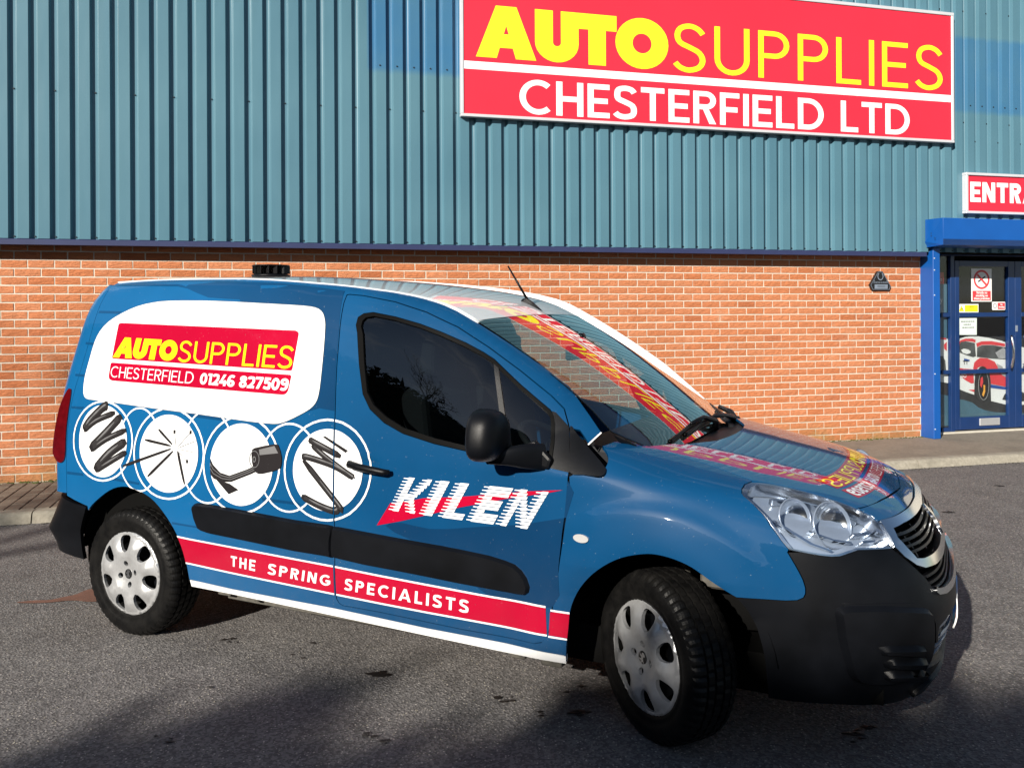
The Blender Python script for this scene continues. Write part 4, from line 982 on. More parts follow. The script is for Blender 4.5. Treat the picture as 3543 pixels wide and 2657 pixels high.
TRACED['q_auto'] = [(0.522, 1.407), (0.985, 1.397), (0.979, 1.498), (0.540, 1.512)]
TRACED['q_supplies'] = [(0.999, 1.394), (1.725, 1.376), (1.722, 1.480), (0.992, 1.498)]
TRACED['q_chester'] = [(0.530, 1.305), (1.124, 1.289), (1.123, 1.346), (0.527, 1.361)]
TRACED['q_phone'] = [(1.167, 1.289), (1.721, 1.275), (1.722, 1.330), (1.168, 1.343)]
TRACED['q_the'] = [(1.407, 0.440), (1.557, 0.434), (1.564, 0.486), (1.411, 0.490)]
TRACED['q_spring'] = [(1.633, 0.431), (1.990, 0.422), (2.000, 0.470), (1.643, 0.482)]
TRACED['q_spec'] = [(2.070, 0.417), (2.696, 0.406), (2.701, 0.460), (2.079, 0.469)]
TRACED['circles'] = [
    [(0.708, 0.989), (0.707, 0.957), (0.701, 0.926), (0.689, 0.896), (0.673, 0.869), (0.652, 0.845), (0.627, 0.824), (0.599, 0.808), (0.569, 0.797), (0.537, 0.792), (0.505, 0.792), (0.474, 0.798), (0.445, 0.810), (0.417, 0.826), (0.394, 0.848), (0.373, 0.873), (0.358, 0.902), (0.347, 0.933), (0.343, 0.966), (0.343, 0.998), (0.348, 1.030), (0.358, 1.061), (0.373, 1.088), (0.393, 1.113), (0.417, 1.132), (0.444, 1.147), (0.473, 1.157), (0.505, 1.161), (0.537, 1.160), (0.569, 1.153), (0.600, 1.141), (0.628, 1.124), (0.653, 1.103), (0.675, 1.078), (0.691, 1.050), (0.703, 1.020)],
    [(0.748, 0.991), (0.746, 0.956), (0.738, 0.922), (0.724, 0.890), (0.704, 0.860), (0.678, 0.833), (0.648, 0.810), (0.613, 0.793), (0.576, 0.781), (0.537, 0.774), (0.498, 0.774), (0.459, 0.780), (0.423, 0.792), (0.389, 0.810), (0.360, 0.834), (0.335, 0.861), (0.316, 0.893), (0.303, 0.927), (0.298, 0.963), (0.298, 0.999), (0.305, 1.034), (0.318, 1.068), (0.337, 1.098), (0.362, 1.125), (0.392, 1.147), (0.425, 1.163), (0.462, 1.174), (0.501, 1.179), (0.541, 1.178), (0.580, 1.170), (0.617, 1.157), (0.652, 1.138), (0.682, 1.115), (0.708, 1.088), (0.728, 1.058), (0.741, 1.025)],
    [(1.202, 0.958), (1.201, 0.926), (1.193, 0.894), (1.180, 0.863), (1.162, 0.835), (1.138, 0.809), (1.110, 0.788), (1.079, 0.771), (1.045, 0.760), (1.011, 0.754), (0.976, 0.754), (0.942, 0.760), (0.910, 0.771), (0.881, 0.788), (0.856, 0.810), (0.835, 0.836), (0.819, 0.866), (0.808, 0.898), (0.804, 0.931), (0.805, 0.965), (0.812, 0.999), (0.825, 1.030), (0.842, 1.058), (0.864, 1.083), (0.891, 1.104), (0.921, 1.120), (0.954, 1.130), (0.988, 1.134), (1.023, 1.133), (1.057, 1.126), (1.090, 1.114), (1.121, 1.097), (1.147, 1.075), (1.170, 1.050), (1.187, 1.021), (1.198, 0.990)],
    [(1.239, 0.961), (1.237, 0.923), (1.228, 0.886), (1.213, 0.850), (1.190, 0.818), (1.162, 0.788), (1.129, 0.763), (1.091, 0.744), (1.052, 0.730), (1.010, 0.723), (0.969, 0.723), (0.928, 0.729), (0.890, 0.742), (0.855, 0.762), (0.825, 0.787), (0.800, 0.818), (0.782, 0.852), (0.769, 0.890), (0.763, 0.929), (0.765, 0.968), (0.774, 1.007), (0.788, 1.044), (0.809, 1.077), (0.836, 1.106), (0.867, 1.130), (0.903, 1.148), (0.942, 1.160), (0.983, 1.165), (1.024, 1.163), (1.066, 1.155), (1.105, 1.141), (1.142, 1.121), (1.173, 1.096), (1.200, 1.066), (1.220, 1.033), (1.234, 0.998)],
    [(1.671, 0.939), (1.669, 0.907), (1.662, 0.875), (1.649, 0.844), (1.631, 0.815), (1.607, 0.790), (1.580, 0.768), (1.550, 0.751), (1.517, 0.740), (1.483, 0.733), (1.450, 0.733), (1.417, 0.739), (1.385, 0.750), (1.357, 0.767), (1.333, 0.789), (1.313, 0.816), (1.297, 0.845), (1.287, 0.878), (1.283, 0.911), (1.285, 0.945), (1.292, 0.979), (1.305, 1.010), (1.323, 1.039), (1.345, 1.065), (1.371, 1.085), (1.401, 1.101), (1.433, 1.111), (1.466, 1.116), (1.500, 1.115), (1.533, 1.108), (1.565, 1.096), (1.594, 1.079), (1.620, 1.057), (1.641, 1.031), (1.657, 1.003), (1.667, 0.972)],
    [(1.710, 0.942), (1.708, 0.904), (1.699, 0.866), (1.683, 0.830), (1.661, 0.796), (1.632, 0.766), (1.599, 0.741), (1.563, 0.721), (1.524, 0.707), (1.483, 0.700), (1.442, 0.699), (1.402, 0.705), (1.364, 0.719), (1.330, 0.739), (1.300, 0.764), (1.276, 0.795), (1.258, 0.830), (1.246, 0.868), (1.240, 0.908), (1.242, 0.949), (1.252, 0.988), (1.267, 1.025), (1.288, 1.059), (1.315, 1.089), (1.347, 1.113), (1.382, 1.132), (1.421, 1.144), (1.461, 1.149), (1.502, 1.148), (1.543, 1.140), (1.581, 1.125), (1.617, 1.105), (1.648, 1.080), (1.673, 1.050), (1.693, 1.016), (1.705, 0.980)],
    [(2.166, 0.950), (2.172, 0.921), (2.166, 0.891), (2.152, 0.862), (2.134, 0.835), (2.111, 0.810), (2.084, 0.790), (2.054, 0.774), (2.022, 0.762), (1.989, 0.756), (1.955, 0.756), (1.922, 0.761), (1.891, 0.772), (1.863, 0.788), (1.839, 0.808), (1.819, 0.833), (1.804, 0.861), (1.794, 0.891), (1.790, 0.923), (1.792, 0.956), (1.799, 0.987), (1.812, 1.017), (1.830, 1.045), (1.853, 1.069), (1.879, 1.088), (1.908, 1.103), (1.940, 1.113), (1.974, 1.118), (2.007, 1.117), (2.040, 1.111), (2.071, 1.099), (2.100, 1.083), (2.125, 1.063), (2.146, 1.039), (2.160, 1.012), (2.162, 0.980)],
    [(2.209, 0.953), (2.216, 0.918), (2.207, 0.881), (2.191, 0.845), (2.168, 0.812), (2.140, 0.783), (2.107, 0.757), (2.070, 0.738), (2.030, 0.724), (1.988, 0.716), (1.947, 0.715), (1.906, 0.721), (1.867, 0.734), (1.833, 0.753), (1.802, 0.778), (1.777, 0.809), (1.759, 0.843), (1.746, 0.880), (1.741, 0.920), (1.744, 0.959), (1.753, 0.998), (1.769, 1.035), (1.791, 1.069), (1.819, 1.098), (1.851, 1.122), (1.888, 1.140), (1.927, 1.152), (1.968, 1.158), (2.010, 1.156), (2.051, 1.149), (2.090, 1.134), (2.126, 1.115), (2.156, 1.090), (2.182, 1.061), (2.202, 1.028), (2.206, 0.990)],
]
TRACED['link0'] = [(0.950, 0.961), (0.950, 0.934), (0.948, 0.907), (0.942, 0.882), (0.935, 0.857), (0.925, 0.834), (0.912, 0.812), (0.897, 0.793), (0.881, 0.777), (0.864, 0.763), (0.845, 0.753), (0.826, 0.746), (0.806, 0.743), (0.786, 0.743), (0.767, 0.746), (0.748, 0.753), (0.730, 0.764), (0.714, 0.778), (0.699, 0.795), (0.685, 0.815), (0.674, 0.837), (0.664, 0.861), (0.656, 0.887), (0.651, 0.913), (0.648, 0.941), (0.648, 0.969), (0.650, 0.996), (0.655, 1.022), (0.661, 1.047), (0.669, 1.071), (0.679, 1.092), (0.692, 1.110), (0.706, 1.126), (0.722, 1.139), (0.740, 1.149), (0.758, 1.155), (0.777, 1.157), (0.797, 1.157), (0.818, 1.152), (0.838, 1.144), (0.857, 1.133), (0.876, 1.119), (0.893, 1.102), (0.908, 1.083), (0.922, 1.061), (0.933, 1.038), (0.942, 1.013), (0.947, 0.987)]
TRACED['link1'] = [(1.436, 0.959), (1.435, 0.931), (1.432, 0.903), (1.426, 0.875), (1.417, 0.849), (1.405, 0.824), (1.391, 0.802), (1.374, 0.781), (1.356, 0.764), (1.335, 0.749), (1.314, 0.738), (1.292, 0.730), (1.270, 0.726), (1.247, 0.726), (1.225, 0.730), (1.203, 0.737), (1.183, 0.748), (1.164, 0.763), (1.146, 0.781), (1.131, 0.802), (1.118, 0.825), (1.107, 0.851), (1.099, 0.878), (1.093, 0.906), (1.091, 0.935), (1.091, 0.965), (1.094, 0.994), (1.099, 1.022), (1.107, 1.049), (1.117, 1.073), (1.129, 1.096), (1.144, 1.116), (1.161, 1.133), (1.180, 1.147), (1.200, 1.157), (1.221, 1.164), (1.244, 1.167), (1.266, 1.166), (1.289, 1.161), (1.312, 1.153), (1.334, 1.141), (1.354, 1.127), (1.373, 1.109), (1.391, 1.088), (1.405, 1.066), (1.418, 1.041), (1.427, 1.015), (1.433, 0.987)]
TRACED['link2'] = [(1.938, 0.945), (1.938, 0.919), (1.934, 0.894), (1.928, 0.870), (1.919, 0.846), (1.907, 0.824), (1.892, 0.803), (1.875, 0.784), (1.857, 0.768), (1.837, 0.755), (1.815, 0.744), (1.793, 0.737), (1.770, 0.733), (1.748, 0.733), (1.725, 0.736), (1.704, 0.742), (1.683, 0.752), (1.664, 0.765), (1.647, 0.781), (1.631, 0.799), (1.618, 0.820), (1.608, 0.843), (1.600, 0.867), (1.594, 0.893), (1.592, 0.919), (1.593, 0.946), (1.596, 0.972), (1.602, 0.997), (1.611, 1.022), (1.622, 1.044), (1.635, 1.065), (1.651, 1.083), (1.669, 1.098), (1.688, 1.111), (1.709, 1.120), (1.730, 1.127), (1.753, 1.129), (1.776, 1.129), (1.798, 1.125), (1.821, 1.118), (1.842, 1.108), (1.862, 1.095), (1.880, 1.079), (1.897, 1.061), (1.911, 1.040), (1.922, 1.018), (1.931, 0.995), (1.936, 0.970)]
TRACED['s1a'] = [(0.378, 1.025), (0.418, 1.076), (0.505, 1.145), (0.545, 1.159)]
TRACED['s1b'] = [(0.378, 1.021), (0.468, 1.079), (0.605, 1.126)]
TRACED['s1c'] = [(0.433, 0.930), (0.548, 1.019), (0.654, 1.112)]
TRACED['s1d'] = [(0.439, 0.923), (0.551, 0.987), (0.698, 1.043)]
TRACED['s1e'] = [(0.474, 0.824), (0.579, 0.916), (0.703, 0.988)]
TRACED['s1f'] = [(0.480, 0.820), (0.593, 0.877), (0.706, 0.933)]
TRACED['g0'] = [(0.928, 1.060), (1.029, 0.991)]
TRACED['g1'] = [(0.838, 1.003), (1.019, 0.984)]
TRACED['g2'] = [(0.684, 0.860), (1.020, 0.969)]
TRACED['g3'] = [(0.865, 0.822), (1.036, 0.959)]
TRACED['g4'] = [(1.068, 0.961), (1.119, 0.804)]
TRACED['g5'] = [(1.063, 0.964), (1.133, 0.916)]
TRACED['g6'] = [(1.039, 1.054), (1.057, 0.975)]
TRACED['g7'] = [(1.147, 1.057), (1.067, 0.981)]
TRACED['g8'] = [(1.188, 1.019), (1.067, 0.976)]
TRACED['g9'] = [(1.199, 0.960), (1.070, 0.972)]
TRACED['leafA'] = [(1.284, 0.941), (1.303, 0.913), (1.350, 0.879), (1.410, 0.869), (1.516, 0.906), (1.558, 0.924), (1.573, 0.900), (1.545, 0.887), (1.420, 0.840), (1.371, 0.836), (1.310, 0.846), (1.287, 0.867)]
TRACED['leafB'] = [(1.326, 0.844), (1.410, 0.832), (1.467, 0.807), (1.405, 0.781)]
TRACED['cylA'] = [(1.546, 0.989), (1.559, 1.008), (1.680, 1.033), (1.704, 1.024), (1.723, 0.979), (1.722, 0.940), (1.704, 0.920), (1.612, 0.893), (1.574, 0.896), (1.554, 0.924), (1.545, 0.959)]
TRACED['c4a'] = [(1.951, 1.081), (2.082, 1.020), (2.094, 1.031), (1.964, 1.086)]
TRACED['c4b'] = [(1.873, 1.066), (1.933, 1.045), (2.057, 1.002)]
TRACED['c4c'] = [(1.893, 1.043), (1.971, 0.996), (2.111, 0.924), (2.128, 0.915)]
TRACED['c4d'] = [(1.839, 0.987), (1.884, 0.986), (2.025, 0.958), (2.128, 0.915)]
TRACED['c4e'] = [(1.848, 0.973), (2.045, 0.794), (2.049, 0.781)]
TRACED['c4f'] = [(2.045, 0.781), (2.028, 0.762), (1.941, 0.778), (1.843, 0.811)]
TRACED['q_kilen'] = [(2.318, 0.790), (2.968, 0.779), (3.062, 0.934), (2.400, 0.940)]
TRACED['kil_red'] = [(2.251, 0.721), (2.322, 0.824), (2.425, 0.843), (2.487, 0.859), (2.676, 0.882), (2.974, 0.930), (3.121, 0.947), (3.068, 0.933), (2.870, 0.890), (2.654, 0.835), (2.510, 0.792), (2.377, 0.753)]
TRACED['sw_top'] = [(0.350, 1.792), (0.855, 1.779), (0.942, 1.764), (1.021, 1.740), (1.106, 1.717), (1.214, 1.710), (1.319, 1.705), (1.329, 1.695), (1.479, 1.671), (1.769, 1.647), (1.845, 1.603), (1.878, 1.473), (1.857, 1.226), (1.853, 1.190), (1.913, 1.207), (2.004, 1.197), (1.980, 1.404), (1.939, 1.668), (1.929, 1.738), (1.719, 1.763), (1.522, 1.782), (1.214, 1.798), (0.876, 1.808), (0.559, 1.802)]
TRACED['bd0'] = [(0.328, 1.653), (0.509, 1.649), (0.490, 1.636), (0.323, 1.641)]
TRACED['bd1'] = [(0.277, 1.484), (0.351, 1.481), (0.351, 1.468), (0.276, 1.472)]
TRACED['bd2'] = [(0.242, 1.314), (0.330, 1.313), (0.329, 1.300), (0.243, 1.302)]
TRACED['bd3'] = [(0.252, 1.143), (0.356, 1.145), (0.340, 1.131), (0.252, 1.132)]
TRACED['bd4'] = [(0.248, 0.799), (0.374, 0.799), (0.381, 0.786), (0.245, 0.784)]
TRACED['bd5'] = [(0.606, 0.798), (0.801, 0.786), (0.801, 0.774), (0.606, 0.782)]
TRACED['bd6'] = [(1.028, 0.611), (1.201, 0.606), (1.216, 0.598), (1.028, 0.600)]
TRACED['bd7'] = [(1.604, 0.783), (1.816, 0.780), (1.843, 0.769), (1.613, 0.767)]
TRACED['bd8'] = [(1.090, 1.148), (1.349, 1.138), (1.352, 1.122), (1.093, 1.133)]
TRACED['swd1'] = [(2.297, 0.724), (2.377, 0.746), (2.518, 0.734), (2.727, 0.763), (3.137, 0.843), (3.140, 0.986), (3.111, 0.638), (3.079, 0.491), (2.795, 0.490), (2.645, 0.599), (2.638, 0.666), (2.424, 0.678)]
TRACED['lamp'] = [(3.412, 0.796), (3.409, 0.825), (3.409, 0.873), (3.421, 0.927), (3.432, 0.960), (3.440, 0.969), (3.458, 0.980), (3.486, 0.991), (3.513, 0.996), (3.546, 0.991), (3.566, 0.980), (3.580, 0.968), (3.593, 0.952), (3.606, 0.935), (3.616, 0.919), (3.622, 0.901), (3.630, 0.885), (3.625, 0.864), (3.608, 0.825), (3.600, 0.787), (3.562, 0.791), (3.521, 0.795), (3.503, 0.787), (3.483, 0.777), (3.469, 0.776), (3.452, 0.780), (3.429, 0.789)]
TRACED['hood_edge_near'] = [(3.495, 1.098), (3.508, 1.067), (3.522, 1.042), (3.523, 1.018), (3.523, 0.998)]
TRACED['hood_shut'] = [(3.622, 0.905), (3.672, 0.908), (3.749, 0.909), (3.845, 0.905), (3.963, 0.898), (4.048, 0.896)]
TRACED['hood_rear'] = [(3.619, 1.092), (3.689, 1.090), (3.793, 1.085), (4.037, 1.086), (4.221, 1.083)]
TRACED['door_front1'] = [(3.024, 0.368), (3.028, 0.402), (3.033, 0.479), (3.041, 0.562), (3.048, 0.638), (3.055, 0.730), (3.062, 0.819), (3.071, 0.920), (3.072, 0.914), (3.098, 1.010)]
TRACED['sail1'] = [(3.101, 1.013), (3.134, 1.009), (3.173, 1.006), (3.192, 1.014), (3.207, 1.026), (3.216, 1.039)]
TRACED['hood_t_y'] = [(3.675, 0.965), (4.128, 0.966), (4.199, 0.981), (3.703, 0.987)]
TRACED['hood_r1'] = [(3.670, 0.960), (4.118, 0.960), (4.252, 0.976), (3.708, 0.993)]
TRACED['hood_r2'] = [(3.669, 0.934), (4.165, 0.927), (4.259, 0.936), (3.696, 0.962)]
TRACED['louvre'] = [(3.505, 0.474), (3.576, 0.457), (3.513, 0.430), (3.587, 0.413), (3.533, 0.364), (3.652, 0.338)]

# ------------------------------------------------------------------ the van
def S4(u, z):
    """rear end of the van, u 0..1 from right side to centre line and 1..2 on to the left side"""
    u, z = np.broadcast_arrays(np.asarray(u, float), np.asarray(z, float))
    th = u * np.pi / 2; n = 4.0; sn, cs = np.sin(th), np.cos(th); r = (np.abs(sn) ** n + np.abs(cs) ** n + 1e-12) ** (-1 / n)
    xs = XS(z); a = xs - XR(z); w = -S2(xs, z)[..., 1]
    return np.stack([xs - a * r * sn, -w * r * cs, z], -1)
XS = pchip([.25, .33, .403, .487, .54, .60, .64, .667, .68, .95, 1.12, 1.22, 1.32, 1.48, 1.67, 1.80], [.385, .372, .362, .358, .374, .400, .412, .412, .242, .239, .244, .256, .276, .299, .315, .35])
XR = pchip([.25, .30, .38, .48, .56, .62, .66, .70, .95, 1.22, 1.48, 1.67, 1.80], [.10, .04, -.02, -.035, -.03, .0, .03, .05, .045, .06, .10, .15, .26])
D = {k: v for k, v in TRACED.items()}
VANX, VANY, VYAW = -2.203, 5.602, -26.5
van = tag(empty('delivery_van', (VANX, VANY, 0), R(VYAW)), 'blue and white small delivery van with shop lettering parked before the brick wall', 'van')
def mir(o, parent=None, name=None):
    """left-hand twin of a right-hand part"""
    me = o.data; v = np.array([tuple(x.co) for x in me.vertices]) * np.array([1, -1, 1]); f = [tuple(p.vertices)[::-1] for p in me.polygons]
    nn_ = np.zeros((len(v), 3))
    cn = [tuple(x.vector) for x in me.corner_normals]; li = [l.vertex_index for l in me.loops]
    for i, q in zip(li, cn): nn_[i] = (q[0], -q[1], q[2])
    return mesh_obj(name or o.name.split('.')[0], v, f, me.materials[0], parent or van, normals=nn_)
def flip(u): return [(8 - a, b) for a, b in u][::-1]
def ribbon(name, S, line, width, off, mat, parent, su=1.0, sv=1.0, skirt=.008, closed=False, grid=None, mirror=False):
    q = strip([(a * su, b * sv) for a, b in line], width, closed); q = [[(a / su, b / sv) for a, b in p] for p in q]
    return skin(name, S, q, mat, parent, grid=grid, off=off, skirt=skirt, su=su, sv=sv, step=.03, mirror=mirror)
SK = .014
roof_e = D['roof_edge']; seam = D['seam_rear']
roof_line = [(.36, float(zt(.36)))] + [(x, float(zt(x)) - .001) for x in np.linspace(.45, 3.05, 40)]
roof_line = [(x, z) for x, z in roof_line]
door_o = D['door_rear'] + D['door_bot'][:7] + [(3.105, .631), (3.118, .724), (3.129, .817), (3.138, .92), (3.143, 1.01)] + D['door_top']
apil = [(3.10, float(zt(3.10)) - .012), (3.16, float(zt(3.16)) - .03), (3.222, 1.157), (3.19, 1.112)]
arch_r = catmull(D['arch_rear'][:-1], 3, False)
archc_r = arch_r + [(1.13, .20), (.36, .20)]
seam2 = [(float(XS(z)) + .0, z) for z in np.linspace(1.79, .70, 24)]
body = [(.362, 1.806)] + seam2 + [(.243, .668), (.308, .650), (.372, .636), (.41, .629)] + arch_r[9:] + D['sill_top'] + [(3.12, .318), (3.055, .325)] + [p for p in D['door_bot'][:7]][::-1] + D['door_rear'][::-1] + D['door_top'][::-1] + [(3.143, 1.165), (3.19, 1.118)] + [(3.222, 1.157)] + apil[:2][::-1] + roof_line[::-1]
bs = skin('body_side', S2, body, M['blue'], van, grid=.028, skirt=SK, gap=.0015); bs['label'] = 'blue wrapped side panel with printed white circles'
bsl = mir(bs)
win_o = D['win_outer']; win_g = D['win_glass']
door = skin('front_door', S2, door_o, M['blue'], van, holes=[win_o], grid=.028, skirt=SK, gap=.003)
doorl = mir(door)
# dark liners below the shut lines
for line in (D['door_rear'] + D['door_bot'][:7], D['door_bot'][5:7] + [(3.105, .631), (3.129, .817), (3.143, 1.01)], D['door_top']):
    ribbon('shut_line_seal', S2, line, .05, -.012, M['dark'], van)
# window
seal = skin('window_seal', S2, win_o, M['rubber'], door, holes=[win_g], grid=None, off=.003, skirt=.02, step=.03); mir(seal, doorl)
gl_ = skin('side_window', S2, inset(win_g, -.008), M['side_glass'], door, grid=.08, off=-.006); mir(gl_, doorl)
dv = skin('window_divider', S2, D['divider'], M['plastic'], door, off=.001, skirt=.02, grid=None, step=.03); mir(dv, doorl)
dt = skin('door_corner_trim', S2, D['door_trim'], M['plastic'], door, off=.002, skirt=.006, grid=.05); mir(dt, doorl)
stt = skin('wing_corner_trim', S2, catmull([D['sail_trim'][i] for i in range(len(D['sail_trim']))], 3), M['plastic'], van, off=.008, skirt=.016, grid=.03); mir(stt)
# fender
fl_line = D['hood_edge_near']; LP = D['lamp']
lamp_left = LP[7::-1]
arch_f = [(3.054, .268), (3.059, .392), (3.065, .483), (3.079, .56), (3.103, .629), (3.132, .684), (3.164, .724), (3.198, .746), (3.221, .750), (3.246, .740), (3.269, .718), (3.289, .682), (3.306, .652), (3.322, .626)]; arch_f = catmull(arch_f, 3, False)
fb = [(3.322, .626), (3.352, .625), (3.385, .623), (3.400, .626), (3.409, .636), (3.413, .650), (3.415, .668), (3.415, .697), (3.413, .725), (3.410, .759), (3.408, .787)]
fender = [(3.003, .318), (3.010, .34), (3.018, .36)] + D['door_front1'][1:8] + [(3.093, 1.0), (3.112, 1.012)] + D['sail1'][1:] + [(3.27, 1.072), (3.328, 1.108), (3.42, 1.117), (3.50, 1.110)] + fl_line + lamp_left + fb[::-1] + arch_f[::-1][1:] + [(3.050, .300)]
fe = skin('front_wing', S1, fender, M['blue'], van, grid=.035, skirt=SK, su=1.9, sv=2.0, gap=.002)
mir(fe)
ribbon('shut_line_seal', S1, [(3.02, .36)] + D['door_front1'][1:8] + [(3.10, 1.01)], .06, -.012, M['dark'], van, 1.9, 1.0)
ribbon('shut_line_seal', S1, fl_line + [(3.568, .99), (3.59, .968), (3.609, .936), (3.621, .905), (3.674, .908), (3.756, .908), (3.857, .902), (4.0, .893)] , .035, -.016, M['dark'], van, 1.7, 2.5)
# indicator repeater
ic = [(3.0945 + .0145 * math.cos(R(a)), .776 + .0155 * math.sin(R(a))) for a in range(0, 360, 18)]
rp = skin('side_repeater', S1, ic, M['amber'], fe, off=.007, skirt=.010, grid=.012, su=1.9)
# sill: white lower strip of the body
for (a, b) in ((0, 1),):
    top = D['sill_top']; bot = D['sill_bot']
    sl_ = skin('sill_strip', S2, [(x, z - .001) for x, z in top] + [(x, z) for x, z in bot][::-1], M['white'], van, off=.001, skirt=.02, grid=None, step=.06); mir(sl_)
sf = MB(); sf.box(1.30, 3.05, -.80, -.785, .245, .28); sf.box(1.28, 1.36, -.845, -.79, .275, .292); sf.box(1.50, 1.53, -.84, -.79, .27, .288); sf.box(2.86, 2.93, -.84, -.79, .238, .262); sf.box(3.0, 3.09, -.84, -.79, .232, .262)
sf.build('sill_flange', M['seal_grey'], van, bevel=.004)
# bonnet
hr_ = D['hood_rear']
hood = [(4.0, hr_[2][1] - .001), hr_[2], hr_[1], hr_[0], (3.61, hr_[0][1] + .004)] + fl_line + LP[9:16] + [(3.621, .908)] + D['hood_shut'][1:4] + [(4.0, .893)]
hoodf = hood[:-1] + flip(hood[1:])[0:0] + [hood[-1]] + flip(hood[1:-1])
bonnet = skin('bonnet', S1, hoodf, M['bonnet'], van, grid=.035, skirt=.012, su=1.6, sv=4.0, gap=.003)
low = [(4.0, .893), (3.857, .902), (3.756, .908), (3.674, .909), (3.621, .907), (3.626, .888), (3.622, .869), (3.682, .867), (3.755, .866), (3.835, .862), (4.0, .856)]
lowf = low[:-1] + [low[-1]] + flip(low[1:-1])
nl = skin('nose_panel', S1, lowf, M['bonnet'], van, grid=.03, skirt=.012, su=1.6, sv=1.6, gap=.002)
# front bumper
be = [(3.594, .784), (3.608, .754), (3.628, .714), (3.651, .668), (3.662, .637), (3.678, .62), (3.714, .612), (3.836, .604)]
lampb = LP[26:19:-1] + [(3.594, .786)]
bump_r = [(3.372, .259), (3.363, .333), (3.351, .435), (3.343, .519), (3.332, .588), (3.322, .626)] + fb[1:] + lampb + be
bumpf = bump_r + [(4.0, .600)] + flip(bump_r) + [(4.59, .25), (4.53, .245), (4.40, .22), (4.2, .205), (4.0, .20), (3.8, .205), (3.6, .22), (3.47, .245), (3.41, .25)]
intake = [(3.635, .345), (3.640, .47), (3.66, .50), (3.70, .515), (4.30, .515), (4.34, .50), (4.36, .47), (4.365, .345), (4.2, .325), (4.0, .32), (3.8, .325)]
bp = skin('front_bumper', S1, bumpf, M['plastic'], van, holes=[intake], grid=.035, skirt=.03, su=1.9, gap=.001); bp['label'] = 'black unpainted front bumper'
lip = [(3.64, .238), (3.65, .262), (3.69, .28), (3.8, .285), (4.0, .28), (4.2, .285), (4.31, .28), (4.35, .262), (4.36, .238), (4.2, .212), (4.0, .208), (3.8, .212)]
skin('bumper_lip', S1, lip, M['plastic'], bp, off=.014, skirt=.02, grid=.04, su=1.9)
skin('intake_recess', S1, [(3.60, .31), (3.60, .53), (4.4, .53), (4.4, .31)], M['dark'], bp, off=-.07, skirt=0, grid=.06, su=1.9)
for z in (.36, .40, .44, .48): ribbon('intake_bar', S1, [(3.64, z), (3.8, z), (4.0, z), (4.2, z), (4.36, z)], .010, -.02, M['satin'], bp, 1.9)
fog = catmull([(3.454, .575), (3.457, .592), (3.475, .597), (3.52, .594), (3.575, .578), (3.605, .565), (3.613, .545), (3.612, .45), (3.605, .352), (3.57, .345), (3.535, .341), (3.508, .344), (3.484, .362), (3.466, .42), (3.456, .50)], 3)
for fg in (fog, flip(fog)):
    fp = skin('fog_lamp_blank', S1, fg, M['plastic'], bp, off=.027, skirt=.028, grid=.03, su=1.9, flare_=.8)
def lv(u0, u1, z0, z1):
    return [(u0, z0), (u1, z1), (u1 - .002, z1 - .016), (u0 + .004, z0 - .012)]
for q in (lv(3.505, 3.578, .474, .460), lv(3.513, 3.588, .432, .417), lv(3.522, 3.606, .386, .372)):
    for p_ in (q, flip(q)): skin('louvre', S1, p_, M['plastic'], bp, off=.050, skirt=.024, grid=None, su=1.9, step=.03, flare_=.6)
ribbon('bumper_crease', S1, [(3.46, .612), (3.52, .610), (3.58, .600), (3.625, .575), (3.64, .52), (3.64, .45)], .016, .006, M['plastic'], bp, 1.9)
# grille surround and slats
go = [(3.624, .868), (3.611, .836), (3.598, .79), (3.609, .754), (3.632, .720), (3.660, .702), (3.72, .694), (3.85, .688), (4.0, .686)]
gi = [(3.640, .838), (3.627, .812), (3.632, .779), (3.645, .740), (3.672, .732), (3.727, .728), (3.85, .722), (4.0, .719)]
gout = [(4.0, .855), (3.835, .861), (3.755, .865), (3.682, .866)] + go + flip(go[:-1]) + [(4.318, .866), (4.245, .865), (4.165, .861)]
gin = [(4.0, .826), (3.943, .829), (3.787, .838), (3.696, .841)] + gi + flip(gi[:-1]) + [(4.304, .841), (4.213, .838), (4.057, .829)]
gs = skin('grille_surround', S1, gout, M['chrome'], van, holes=[gin], off=.008, skirt=.03, grid=.03, su=1.9, gap=.001)
skin('grille_recess', S1, [(3.60, .59), (3.60, .86), (4.40, .86), (4.40, .59)], M['dark'], gs, off=-.06, grid=.06, su=1.9)
for z, u0 in ((.818, 3.634), (.798, 3.632), (.778, 3.636), (.758, 3.642)):
    ribbon('grille_slat', S1, [(u0, z + .004), (3.75, z), (4.0, z - .008), (4.25, z), (8 - u0, z + .004)], .0085, -.006, M['plastic'], gs, 1.9, skirt=.03)
for u_ in (3.70, 3.80, 3.90, 4.10, 4.20, 4.30): ribbon('grille_bar', S1, [(u_, .735), (u_, .83)], .012, -.030, M['plastic'], gs, 1.9, skirt=.02)
for z, u0 in ((.672, 3.668), (.648, 3.672), (.626, 3.69)):
    ribbon('lower_grille_slat', S1, [(u0, z), (3.8, z - .004), (4.0, z - .006), (4.2, z - .004), (8 - u0, z)], .009, -.01, M['plastic'], gs, 1.9, skirt=.03)
ribbon('lower_chrome_strip', S1, [(3.668, .626), (3.676, .616), (3.714, .606), (3.836, .597), (4.0, .592), (4.164, .597), (4.286, .606), (4.324, .616), (4.332, .626)], .022, .010, M['chrome'], gs, 1.9, skirt=.02)
